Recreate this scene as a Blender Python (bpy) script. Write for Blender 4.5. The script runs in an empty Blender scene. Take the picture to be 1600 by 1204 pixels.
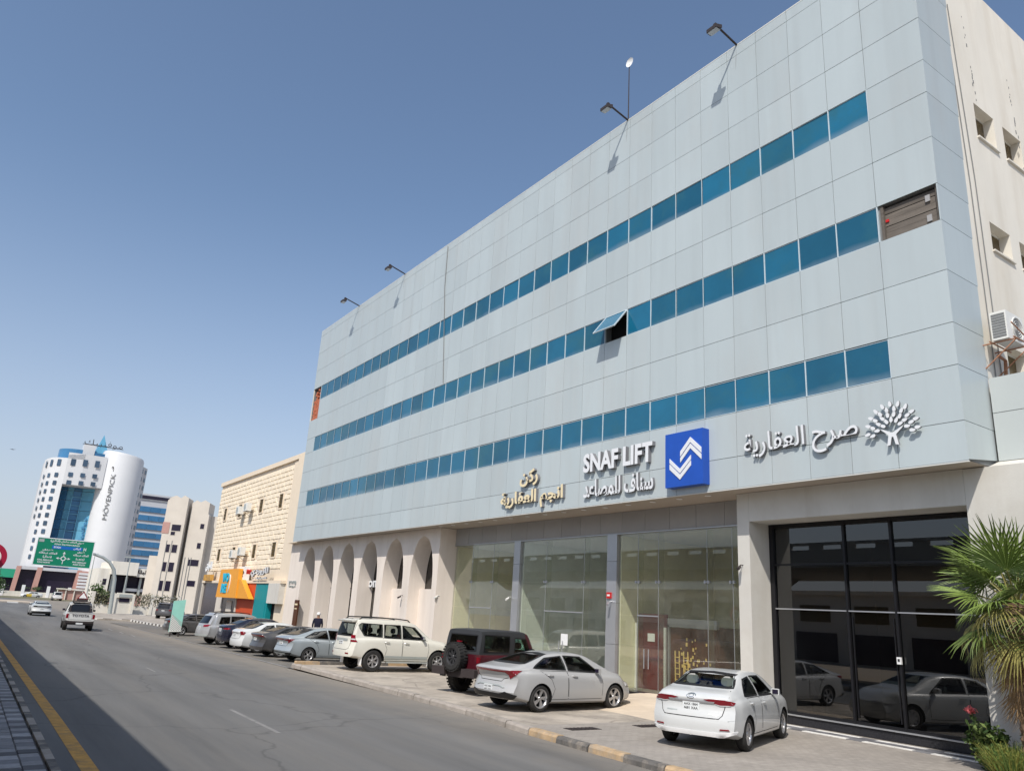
import bpy, bmesh, math, random
from mathutils import Vector, Matrix
from mathutils.bvhtree import BVHTree
random.seed(7)
R = math.radians
scn = bpy.context.scene
COL = scn.collection

# ------------------------------------------------------------------ camera
cam = bpy.data.cameras.new('camera'); cam.sensor_width = 36.0; cam.lens = 26.81
cam.clip_start = 0.1; cam.clip_end = 6000
camo = bpy.data.objects.new('camera', cam); COL.objects.link(camo)
def cam_matrix(pitch, roll, yaw, loc):
    cy, sy = math.cos(yaw), math.sin(yaw)
    fwd = Vector((sy*math.cos(pitch), cy*math.cos(pitch), math.sin(pitch)))
    right = Vector((cy, -sy, 0)); up = right.cross(fwd)
    r2 = math.cos(roll)*right + math.sin(roll)*up
    u2 = -math.sin(roll)*right + math.cos(roll)*up
    m = Matrix((r2, u2, -fwd)).transposed().to_4x4(); m.translation = loc
    return m
camo.matrix_world = cam_matrix(R(16.7436), R(3.5479), R(34.0059), Vector((0, 0, 2.277)))
scn.camera = camo
# ------------------------------------------------------------------ sky and sun
SUN = Vector((.676, .494, -1)).normalized()            # direction the light travels
w = bpy.data.worlds.new('World'); scn.world = w; w.use_nodes = True
nt = w.node_tree; bg = nt.nodes['Background']
sky = nt.nodes.new('ShaderNodeTexSky'); sky.sky_type = 'NISHITA'; sky.sun_disc = False
sky.sun_elevation = math.asin(-SUN.z); sky.sun_rotation = math.atan2(-SUN.x, -SUN.y)
sky.altitude = 600; sky.air_density = 1.05; sky.dust_density = 2.2; sky.ozone_density = 1.4
tint = nt.nodes.new('ShaderNodeMix'); tint.data_type = 'RGBA'; tint.blend_type = 'MULTIPLY'; tint.inputs[0].default_value = 1
tint.inputs[7].default_value = (1.0, 1.01, 1.0, 1)
nt.links.new(sky.outputs[0], tint.inputs[6]); 
# pale lavender dust haze low in the sky, the same all round the horizon
tc = nt.nodes.new('ShaderNodeTexCoord'); sxyz = nt.nodes.new('ShaderNodeSeparateXYZ'); nt.links.new(tc.outputs['Generated'], sxyz.inputs[0])
hz = nt.nodes.new('ShaderNodeMapRange'); hz.inputs[1].default_value = 0.0; hz.inputs[2].default_value = 0.50; hz.inputs[3].default_value = 1; hz.inputs[4].default_value = 0
nt.links.new(sxyz.outputs['Z'], hz.inputs[0])
hp_ = nt.nodes.new('ShaderNodeMath'); hp_.operation = 'POWER'; hp_.inputs[1].default_value = 1.8; nt.links.new(hz.outputs[0], hp_.inputs[0])
hm = nt.nodes.new('ShaderNodeMath'); hm.operation = 'MULTIPLY'; hm.inputs[1].default_value = .88; nt.links.new(hp_.outputs[0], hm.inputs[0])
haze = nt.nodes.new('ShaderNodeMix'); haze.data_type = 'RGBA'; haze.inputs[7].default_value = (3.55, 3.68, 4.25, 1)
nt.links.new(hm.outputs[0], haze.inputs[0]); nt.links.new(tint.outputs[2], haze.inputs[6]); nt.links.new(haze.outputs[2], bg.inputs[0]); bg.inputs[1].default_value = 0.15
sl = bpy.data.lights.new('sun', 'SUN'); sl.energy = 3.9; sl.angle = R(0.5); sl.color = (1.0, .955, .89)
so = bpy.data.objects.new('sun', sl); COL.objects.link(so); so.location = (-60, -40, 90)
so.rotation_euler = SUN.to_track_quat('-Z', 'Y').to_euler()
scn.view_settings.view_transform = 'Standard'; scn.view_settings.look = 'None'
scn.view_settings.exposure = 0.06; scn.view_settings.gamma = 1.0
scn.view_settings.use_curve_mapping = False
scn.cycles.max_bounces = 8; scn.cycles.transparent_max_bounces = 16
try: scn.cycles.use_denoising = True
except Exception: pass

# ------------------------------------------------------------------ materials
def mat(name, col, rough=.6, spec=.3, metal=0., noise=.12, nscale=3., bump=0., bscale=40., coat=0.,
        stain=None, stain_amt=.3, stain_scale=.6, stretch=(1, 1, 1), vary=0., brick=None, streak=None, crack=None, dust=None):
    """procedural surface: base colour broken up by two noises in world space, optional stains, relief and joints"""
    m = bpy.data.materials.new(name); m.use_nodes = True; t = m.node_tree; N = t.nodes; L = t.links
    p = N['Principled BSDF']; p.inputs['Roughness'].default_value = rough
    p.inputs['Metallic'].default_value = metal; p.inputs['Specular IOR Level'].default_value = spec
    p.inputs['Coat Weight'].default_value = coat; p.inputs['Coat Roughness'].default_value = .04
    c4 = (*col, 1)
    geo = N.new('ShaderNodeNewGeometry'); mp = N.new('ShaderNodeMapping'); mp.inputs['Scale'].default_value = stretch
    L.new(geo.outputs['Position'], mp.inputs['Vector']); src = mp.outputs[0]
    rgb = N.new('ShaderNodeRGB'); rgb.outputs[0].default_value = c4; out = rgb.outputs[0]
    if brick:
        b = N.new('ShaderNodeTexBrick'); b.inputs['Scale'].default_value = 1
        b.inputs['Brick Width'].default_value = brick[0]; b.inputs['Row Height'].default_value = brick[1]
        b.inputs['Mortar Size'].default_value = brick[2]; b.inputs['Mortar Smooth'].default_value = .3
        b.inputs['Color1'].default_value = c4; b.inputs['Color2'].default_value = (*[v*.86 for v in col], 1)
        b.inputs['Mortar'].default_value = (*[v*.62 for v in col], 1)
        L.new(src, b.inputs['Vector']); out = b.outputs['Color']
    if noise:
        n = N.new('ShaderNodeTexNoise'); n.inputs['Scale'].default_value = nscale; n.inputs['Detail'].default_value = 6
        n.inputs['Roughness'].default_value = .65
        L.new(src, n.inputs['Vector'])
        r = N.new('ShaderNodeMapRange'); r.inputs[1].default_value = .25; r.inputs[2].default_value = .75
        r.inputs[3].default_value = 1-noise; r.inputs[4].default_value = 1+noise
        L.new(n.outputs[0], r.inputs[0])
        mx = N.new('ShaderNodeVectorMath'); mx.operation = 'SCALE'
        L.new(out, mx.inputs[0]); L.new(r.outputs[0], mx.inputs['Scale']); out = mx.outputs[0]
    if vary:
        oi = N.new('ShaderNodeObjectInfo'); r = N.new('ShaderNodeMapRange')
        r.inputs[3].default_value = 1-vary; r.inputs[4].default_value = 1+vary
        L.new(oi.outputs['Random'], r.inputs[0])
        mx = N.new('ShaderNodeVectorMath'); mx.operation = 'SCALE'
        L.new(out, mx.inputs[0]); L.new(r.outputs[0], mx.inputs['Scale']); out = mx.outputs[0]
    if stain:
        n = N.new('ShaderNodeTexNoise'); n.inputs['Scale'].default_value = stain_scale; n.inputs['Detail'].default_value = 8
        n.inputs['Roughness'].default_value = .7; L.new(src, n.inputs['Vector'])
        r = N.new('ShaderNodeMapRange'); r.inputs[1].default_value = .48; r.inputs[2].default_value = .68
        r.inputs[3].default_value = 0; r.inputs[4].default_value = stain_amt; L.new(n.outputs[0], r.inputs[0])
        mx = N.new('ShaderNodeMix'); mx.data_type = 'RGBA'
        L.new(r.outputs[0], mx.inputs[0]); L.new(out, mx.inputs[6]); mx.inputs[7].default_value = (*stain, 1); out = mx.outputs[2]
    if streak:                        # run marks drawn downwards by rain and dust
        mp2 = N.new('ShaderNodeMapping'); mp2.inputs['Scale'].default_value = (streak[2], streak[2], streak[2]*.045); L.new(geo.outputs['Position'], mp2.inputs['Vector'])
        n = N.new('ShaderNodeTexNoise'); n.inputs['Scale'].default_value = 1; n.inputs['Detail'].default_value = 5; L.new(mp2.outputs[0], n.inputs['Vector'])
        r = N.new('ShaderNodeMapRange'); r.inputs[1].default_value = .5; r.inputs[2].default_value = .78; r.inputs[4].default_value = streak[1]; L.new(n.outputs[0], r.inputs[0])
        mx = N.new('ShaderNodeMix'); mx.data_type = 'RGBA'; L.new(r.outputs[0], mx.inputs[0]); L.new(out, mx.inputs[6]); mx.inputs[7].default_value = (*streak[0], 1); out = mx.outputs[2]
    if crack:                         # thin irregular cracks and sealed joints
        nz = N.new('ShaderNodeTexNoise'); nz.inputs['Scale'].default_value = .8; nz.inputs['Detail'].default_value = 4; L.new(geo.outputs['Position'], nz.inputs['Vector'])
        ad = N.new('ShaderNodeVectorMath'); ad.operation = 'ADD'; L.new(geo.outputs['Position'], ad.inputs[0]); L.new(nz.outputs['Color'], ad.inputs[1])
        vo = N.new('ShaderNodeTexVoronoi'); vo.feature = 'DISTANCE_TO_EDGE'; vo.inputs['Scale'].default_value = crack[2]; L.new(ad.outputs[0], vo.inputs['Vector'])
        r = N.new('ShaderNodeMapRange'); r.inputs[1].default_value = 0; r.inputs[2].default_value = crack[3]; r.inputs[3].default_value = crack[1]; r.inputs[4].default_value = 0; L.new(vo.outputs[0], r.inputs[0])
        mx = N.new('ShaderNodeMix'); mx.data_type = 'RGBA'; L.new(r.outputs[0], mx.inputs[0]); L.new(out, mx.inputs[6]); mx.inputs[7].default_value = (*crack[0], 1); out = mx.outputs[2]
    if dust:                          # sand blown up against the kerb side: colour, amount, x from, x to
        sx = N.new('ShaderNodeSeparateXYZ'); L.new(geo.outputs['Position'], sx.inputs[0])
        n = N.new('ShaderNodeTexNoise'); n.inputs['Scale'].default_value = 1.1; n.inputs['Detail'].default_value = 7; L.new(geo.outputs['Position'], n.inputs['Vector'])
        ma = N.new('ShaderNodeMath'); ma.operation = 'MULTIPLY_ADD'; ma.inputs[1].default_value = 2.4; L.new(n.outputs[0], ma.inputs[0]); L.new(sx.outputs['X'], ma.inputs[2])
        r = N.new('ShaderNodeMapRange'); r.inputs[1].default_value = dust[2]+1.2; r.inputs[2].default_value = dust[3]+1.2; r.inputs[4].default_value = dust[1]; L.new(ma.outputs[0], r.inputs[0])
        mx = N.new('ShaderNodeMix'); mx.data_type = 'RGBA'; L.new(r.outputs[0], mx.inputs[0]); L.new(out, mx.inputs[6]); mx.inputs[7].default_value = (*dust[0], 1); out = mx.outputs[2]
    L.new(out, p.inputs['Base Color'])
    if bump:
        n = N.new('ShaderNodeTexNoise'); n.inputs['Scale'].default_value = bscale; n.inputs['Detail'].default_value = 4
        L.new(geo.outputs['Position'], n.inputs['Vector'])
        b = N.new('ShaderNodeBump'); b.inputs['Strength'].default_value = bump; b.inputs['Distance'].default_value = .02
        L.new(n.outputs[0], b.inputs['Height']); L.new(b.outputs[0], p.inputs['Normal'])
    return m

def glass(name, tint, refl=.9, base=.06, rough=0.0, dust=None, graze=.75):
    """thin pane: tinted see-through mixed with a mirror reflection that grows at grazing angles"""
    m = bpy.data.materials.new(name); m.use_nodes = True; t = m.node_tree; N = t.nodes; L = t.links
    N.remove(N['Principled BSDF'])
    tr = N.new('ShaderNodeBsdfTransparent'); tr.inputs[0].default_value = (*tint, 1)
    gl = N.new('ShaderNodeBsdfGlossy'); gl.inputs['Roughness'].default_value = rough; gl.inputs[0].default_value = (refl,)*3 + (1,)
    lw = N.new('ShaderNodeLayerWeight'); lw.inputs[0].default_value = .35
    r = N.new('ShaderNodeMapRange'); r.inputs[3].default_value = base; r.inputs[4].default_value = graze
    pw = N.new('ShaderNodeMath'); pw.operation = 'POWER'; pw.inputs[1].default_value = 2.0
    L.new(lw.outputs['Facing'], pw.inputs[0]); L.new(pw.outputs[0], r.inputs[0])
    mx = N.new('ShaderNodeMixShader'); L.new(r.outputs[0], mx.inputs[0]); L.new(tr.outputs[0], mx.inputs[1]); L.new(gl.outputs[0], mx.inputs[2])
    o = mx.outputs[0]
    if dust:
        df = N.new('ShaderNodeBsdfDiffuse'); df.inputs[0].default_value = (*dust[0], 1)
        n = N.new('ShaderNodeTexNoise'); n.inputs['Scale'].default_value = 2.5; n.inputs['Detail'].default_value = 6
        g = N.new('ShaderNodeNewGeometry'); L.new(g.outputs['Position'], n.inputs['Vector'])
        rr = N.new('ShaderNodeMapRange'); rr.inputs[1].default_value = .3; rr.inputs[2].default_value = .8
        rr.inputs[3].default_value = dust[1]*.4; rr.inputs[4].default_value = dust[1]*1.4; L.new(n.outputs[0], rr.inputs[0])
        m2 = N.new('ShaderNodeMixShader'); L.new(rr.outputs[0], m2.inputs[0]); L.new(o, m2.inputs[1]); L.new(df.outputs[0], m2.inputs[2]); o = m2.outputs[0]
    L.new(o, N['Material Output'].inputs[0])
    return m

def window_mat():
    """blue reflective curtain glass with a film of pale dust gathered along the lower edge of each pane"""
    m = mat('blue_window_glass', (.010, .112, .195), rough=.04, spec=.65, noise=.2, nscale=.4, vary=.26, stain=(.03, .125, .15), stain_amt=.8, stain_scale=.35)  # teal patches put varied reflections into the glass colour
    t = m.node_tree; N = t.nodes; L = t.links; p = N['Principled BSDF']
    tc = N.new('ShaderNodeTexCoord'); sp = N.new('ShaderNodeSeparateXYZ'); L.new(tc.outputs['Generated'], sp.inputs[0])
    n = N.new('ShaderNodeTexNoise'); n.inputs['Scale'].default_value = .55; n.inputs['Detail'].default_value = 3
    g = N.new('ShaderNodeNewGeometry'); L.new(g.outputs['Position'], n.inputs['Vector'])
    a = N.new('ShaderNodeMath'); a.operation = 'MULTIPLY_ADD'; a.inputs[1].default_value = .62; L.new(n.outputs[0], a.inputs[0]); L.new(sp.outputs['Z'], a.inputs[2])
    r = N.new('ShaderNodeMapRange'); r.inputs[1].default_value = .50; r.inputs[2].default_value = .06
    r.inputs[3].default_value = 0; r.inputs[4].default_value = .62; L.new(a.outputs[0], r.inputs[0])
    old = p.inputs['Base Color'].links[0].from_socket
    mx = N.new('ShaderNodeMix'); mx.data_type = 'RGBA'; L.new(r.outputs[0], mx.inputs[0]); L.new(old, mx.inputs[6])
    mx.inputs[7].default_value = (.34, .40, .44, 1); L.new(mx.outputs[2], p.inputs['Base Color'])
    r2 = N.new('ShaderNodeMapRange'); r2.inputs[3].default_value = .05; r2.inputs[4].default_value = .5
    L.new(r.outputs[0], r2.inputs[0]); L.new(r2.outputs[0], p.inputs['Roughness'])
    return m

M = {}
M['asphalt'] = mat('asphalt', (.136, .134, .130), rough=.85, noise=.36, nscale=.6, stretch=(1, .07, 1), bump=.35, bscale=90, stain=(.175, .165, .15), stain_amt=.6, stain_scale=.8, crack=((.06, .058, .056), .45, .16, .008), dust=((.27, .235, .19), .75, 8.6, 11.6))
M['asphalt_lot'] = mat('worn_asphalt', (.155, .146, .132), rough=.9, noise=.22, nscale=.9, bump=.25, bscale=70, stain=(.25, .215, .17), stain_amt=.65, stain_scale=.5, crack=((.07, .065, .06), .4, .3, .012))
M['concrete'] = mat('dusty_concrete', (.41, .36, .30), rough=.9, noise=.30, nscale=.9, bump=.3, bscale=30, stain=(.20, .18, .155), stain_amt=.85, stain_scale=.7, crack=((.17, .15, .13), .6, .33, .014))
M['paver_lot'] = mat('grey_block_paving', (.355, .32, .28), rough=.9, noise=.18, nscale=1.4, brick=(.22, .11, .006), stain=(.18, .165, .15), stain_amt=.5, stain_scale=.7)
M['paver'] = mat('charcoal_paver', (.16, .158, .165), rough=.8, noise=.2, nscale=9, vary=.45, bump=.2)
M['paver_bed'] = mat('paver_joint_sand', (.10, .092, .085), rough=.95)
M['yellow_line'] = mat('worn_yellow_paint', (.55, .30, .07), rough=.8, noise=.25, nscale=5, stain=(.12, .11, .10), stain_amt=.55, stain_scale=3)
M['white_line'] = mat('worn_white_paint', (.25, .24, .23), rough=.8, noise=.3, nscale=5, stain=(.13, .13, .13), stain_amt=1., stain_scale=2.5)
M['kerb_grey'] = mat('bare_kerb_stone', (.36, .32, .28), rough=.9, noise=.25, nscale=3, stain=(.2, .18, .15), stain_amt=.6, bump=.2)
M['kerb_yellow'] = mat('worn_orange_kerb_paint', (.45, .32, .19), rough=.85, noise=.35, nscale=4, stain=(.33, .285, .23), stain_amt=1., stain_scale=3.2)
M['kerb_black'] = mat('worn_black_kerb_paint', (.12, .113, .105), rough=.85, noise=.35, nscale=4, stain=(.30, .26, .215), stain_amt=.95, stain_scale=3.0)
M['kerb_white'] = mat('white_kerb_paint', (.72, .70, .66), rough=.8, noise=.2, nscale=4, stain=(.4, .36, .3), stain_amt=.5)
M['sand'] = mat('pale_sand', (.60, .50, .385), rough=.95, noise=.12, nscale=2, bump=.4, bscale=25)
M['earth'] = mat('desert_ground', (.42, .35, .27), rough=.95, noise=.2, nscale=.05)
M['clad'] = mat('pale_blue_grey_aluminium_panel', (.45, .505, .512), rough=.33, spec=.5, noise=.05, nscale=.5, vary=.045, stain=(.44, .455, .44), stain_amt=.5, stain_scale=.35, stretch=(1, 1, .3), streak=((.34, .37, .37), .24, 2.2))
M['clad_white'] = mat('white_aluminium_panel', (.49, .525, .515), rough=.4, noise=.04, nscale=.6, vary=.02)
M['gap'] = mat('dark_panel_joint', (.20, .205, .205), rough=.9, noise=0)
M['trim'] = mat('pale_edge_trim', (.66, .66, .62), rough=.5, noise=.05)
M['window'] = window_mat()
M['mullion'] = mat('silver_mullion', (.52, .60, .64), rough=.4, noise=.05)
M['cream'] = mat('cream_render', (.74, .705, .625), rough=.9, noise=.07, nscale=.8, bump=.1, bscale=20, stain=(.60, .53, .42), stain_amt=.4, stain_scale=.45, stretch=(1, 1, .4), streak=((.50, .44, .35), .4, 1.6))
M['stucco'] = mat('beige_stucco', (.76, .68, .60), rough=.9, noise=.06, nscale=.9, bump=.12, bscale=35, stain=(.62, .54, .46), stain_amt=.35, stain_scale=.6, stretch=(1, 1, .5), streak=((.55, .47, .40), .35, 2.5))
M['stucco_pale'] = mat('pale_grey_stucco', (.60, .58, .53), rough=.9, noise=.06, nscale=.9, bump=.12, bscale=35, stain=(.50, .46, .40), stain_amt=.4, stain_scale=.7, streak=((.42, .38, .32), .35, 2.0))
M['soffit'] = mat('soffit_board', (.45, .39, .33), rough=.85, noise=.05)
M['fascia'] = mat('grey_fascia_panel', (.36, .355, .35), rough=.55, noise=.05, vary=.05)
M['steel'] = mat('brushed_steel', (.50, .51, .53), rough=.32, metal=.6, noise=.06, nscale=2)
M['black_frame'] = mat('black_frame', (.012, .012, .014), rough=.35, noise=.1)
M['granite'] = mat('black_granite', (.028, .028, .032), rough=.25, noise=.5, nscale=30)
M['white'] = mat('white_paint', (.80, .80, .79), rough=.5, noise=.03)
M['white_letter'] = mat('white_acrylic', (.74, .75, .76), rough=.35, noise=.0)
M['gold_letter'] = mat('pale_gold_letter', (.78, .66, .42), rough=.4, noise=.05)
M['letter_side'] = mat('letter_return', (.20, .20, .21), rough=.5, noise=0)
M['blue'] = mat('blue_sign_panel', (.018, .085, .43), rough=.35, noise=.08, nscale=1.5)
M['red'] = mat('red_sign', (.55, .02, .02), rough=.4, noise=0)
M['black'] = mat('black_plastic', (.015, .015, .016), rough=.5, noise=0)
M['dark_metal'] = mat('dark_bronze_metal', (.045, .036, .035), rough=.5, noise=.1)
M['shop_glass'] = glass('clear_shop_glass', (.94, .955, .915), base=.045, dust=((.60, .57, .50), .05))
M['dark_glass'] = glass('dark_tinted_glass', (.31, .32, .335), base=.085, dust=((.4, .4, .4), .004))
M['niche_glass'] = glass('brown_niche_glass', (.30, .27, .25), base=.04)
M['wall_cream_in'] = mat('cream_interior_wall', (.80, .77, .56), rough=.8, noise=.04)
M['wall_green_in'] = mat('grey_green_interior_wall', (.72, .77, .72), rough=.8, noise=.04)
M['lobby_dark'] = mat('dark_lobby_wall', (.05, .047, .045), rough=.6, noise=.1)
M['wall_white_in'] = mat('white_interior_wall', (.66, .66, .65), rough=.8, noise=.04)
M['floor_in'] = mat('interior_floor', (.35, .32, .28), rough=.4, noise=.1)
M['maroon'] = mat('maroon_panel', (.15, .012, .012), rough=.4, noise=.25, nscale=2, stain=(.10, .03, .03), stain_amt=.5)
M['brown_wood'] = mat('brown_wood', (.085, .028, .009), rough=.45, noise=.3, nscale=3, stretch=(1, 4, .4))
M['gold'] = mat('gold_leaf', (.85, .62, .22), rough=.35, metal=.3, noise=.15)
M['rust'] = mat('rusty_bracket', (.40, .20, .12), rough=.8, noise=.3, nscale=8)
M['ac_white'] = mat('white_ac_casing', (.72, .72, .68), rough=.5, noise=.06)
M['brick_red'] = mat('raw_red_brick', (.42, .13, .07), rough=.9, noise=.25, nscale=4, vary=.2)
M['ply'] = mat('grey_plywood', (.145, .125, .105), rough=.85, noise=.3, nscale=2, stretch=(1, .6, 4), vary=.15)
M['sandstone'] = mat('sand_coloured_stone', (.82, .71, .55), rough=.9, noise=.09, nscale=1.5)
M['sand_trim'] = mat('sand_coloured_render', (.74, .63, .49), rough=.9, noise=.05)
M['orange'] = mat('orange_panel', (.80, .34, .03), rough=.45, noise=.04)
M['red_wall'] = mat('red_orange_wall', (.56, .075, .018), rough=.6, noise=.08)
M['teal'] = mat('teal_wall', (.005, .24, .26), rough=.55, noise=.06)
M['cyan'] = mat('cyan_letter', (.01, .42, .62), rough=.4, noise=0)
M['mint'] = mat('mint_green_panel', (.32, .66, .56), rough=.45, noise=.05)
M['bronze_win'] = mat('bronze_window', (.11, .075, .03), rough=.2, noise=.2, nscale=4)
M['dark_win'] = mat('dark_window', (.022, .018, .035), rough=.15, noise=.2, nscale=3)
M['hotel_white'] = mat('white_facade', (.62, .635, .65), rough=.6, noise=.03, nscale=.3)
M['hotel_grey'] = mat('pale_grey_facade', (.50, .515, .54), rough=.6, noise=.03, nscale=.3)
M['hotel_blue'] = mat('blue_curtain_glass', (.05, .17, .33), rough=.12, noise=.15, nscale=.4, vary=.12)
M['hotel_cyan'] = mat('pale_blue_curtain_glass', (.13, .36, .52), rough=.12, noise=.12, nscale=.4)
M['hotel_win'] = mat('grey_blue_window', (.055, .095, .15), rough=.15, noise=.15, nscale=1, vary=.25)
M['pink'] = mat('pink_granite', (.46, .27, .23), rough=.5, noise=.08)
M['stone_pale'] = mat('pale_limestone', (.62, .565, .49), rough=.9, noise=.07, nscale=.5, stain=(.5, .45, .38), stain_amt=.3, stain_scale=.3)
M['green_sign'] = mat('green_sign_sheet', (.005, .21, .115), rough=.4, noise=.03)
M['green_roof'] = mat('green_roof', (.03, .33, .20), rough=.5, noise=.06)
M['galv'] = mat('galvanised_steel', (.42, .45, .43), rough=.45, metal=.3, noise=.08)
M['sign_blue'] = mat('blue_sign_sheet', (.01, .13, .45), rough=.4, noise=0)
M['sign_red'] = mat('red_sign_sheet', (.42, .015, .05), rough=.4, noise=.04)
M['foliage'] = mat('leaf_green', (.075, .125, .028), rough=.6, noise=.3, nscale=6, vary=.3)
M['leaf_light'] = mat('light_leaf', (.14, .19, .055), rough=.5, noise=.3, nscale=6)
M['foliage_dark'] = mat('dark_leaf', (.04, .075, .02), rough=.6, noise=.3, nscale=6)
M['foliage_dry'] = mat('dry_vine', (.16, .15, .09), rough=.8, noise=.35, nscale=4)
M['palm'] = mat('palm_leaf', (.155, .215, .05), rough=.45, noise=.25, nscale=7, vary=.3)
M['palm_old'] = mat('ageing_palm_leaf', (.30, .27, .085), rough=.55, noise=.3, nscale=6, vary=.25)
M['palm_dry'] = mat('dead_palm_leaf', (.26, .17, .085), rough=.8, noise=.35, nscale=6, vary=.25)
M['bark'] = mat('palm_bark', (.20, .13, .08), rough=.9, noise=.4, nscale=8, bump=.6, bscale=18)
M['petiole'] = mat('palm_petiole', (.22, .20, .06), rough=.5, noise=.2)
M['grass'] = mat('feathery_green', (.22, .22, .05), rough=.6, noise=.3, nscale=7, vary=.2)
M['flower'] = mat('pink_bougainvillea', (.70, .16, .16), rough=.6, noise=.25, nscale=20)
M['tyre'] = mat('tyre_rubber', (.028, .027, .026), rough=.8, noise=.25, nscale=8)
M['rim'] = mat('alloy_rim', (.50, .50, .51), rough=.28, metal=.75, noise=.05)
M['rim_dark'] = mat('dark_alloy_rim', (.10, .10, .105), rough=.3, metal=.6, noise=.05)
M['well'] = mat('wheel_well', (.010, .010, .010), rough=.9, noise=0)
M['cabin'] = mat('cabin_trim', (.035, .034, .033), rough=.8, noise=.1)
M['seat_pale'] = mat('pale_seat_fabric', (.46, .45, .42), rough=.9, noise=.05)
M['seat_dark'] = mat('dark_seat_fabric', (.05, .05, .05), rough=.9, noise=.05)
M['car_glass'] = glass('car_glass', (.52, .57, .55), base=.025, graze=.22)
M['car_glass_dark'] = glass('privacy_car_glass', (.10, .105, .11), base=.05, graze=.6)
M['car_glass_green'] = glass('green_tinted_car_glass', (.30, .55, .46), base=.07)
M['lamp_red'] = mat('red_tail_lamp', (.20, .004, .012), rough=.12, coat=.6, noise=.12, nscale=14)
M['lamp_clear'] = mat('clear_lamp', (.55, .55, .55), rough=.1, coat=.6, noise=.1, nscale=14)
M['chrome'] = mat('chrome', (.62, .63, .65), rough=.14, metal=.95, noise=0)
M['plate'] = mat('licence_plate', (.70, .72, .72), rough=.4, noise=.04)
M['seam'] = mat('panel_gap', (.012, .012, .012), rough=.9, noise=0)
M['navy'] = mat('navy_cloth', (.012, .012, .028), rough=.9, noise=.15, nscale=10)
M['skin'] = mat('skin', (.30, .17, .11), rough=.6, noise=.05)
M['cloth_white'] = mat('white_cloth', (.75, .74, .72), rough=.9, noise=.04)
M['viaduct'] = mat('precast_concrete', (.34, .33, .31), rough=.85, noise=.1, nscale=.6, stain=(.25, .24, .22), stain_amt=.4)
def paint(name, col, rough=.3, metal=.0):
    return mat(name, col, rough=rough, spec=.45, metal=metal, noise=.03, nscale=1.2, coat=.75, stain=tuple(min(1, v*.85+.05) for v in col), stain_amt=.25, stain_scale=1.5)

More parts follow.
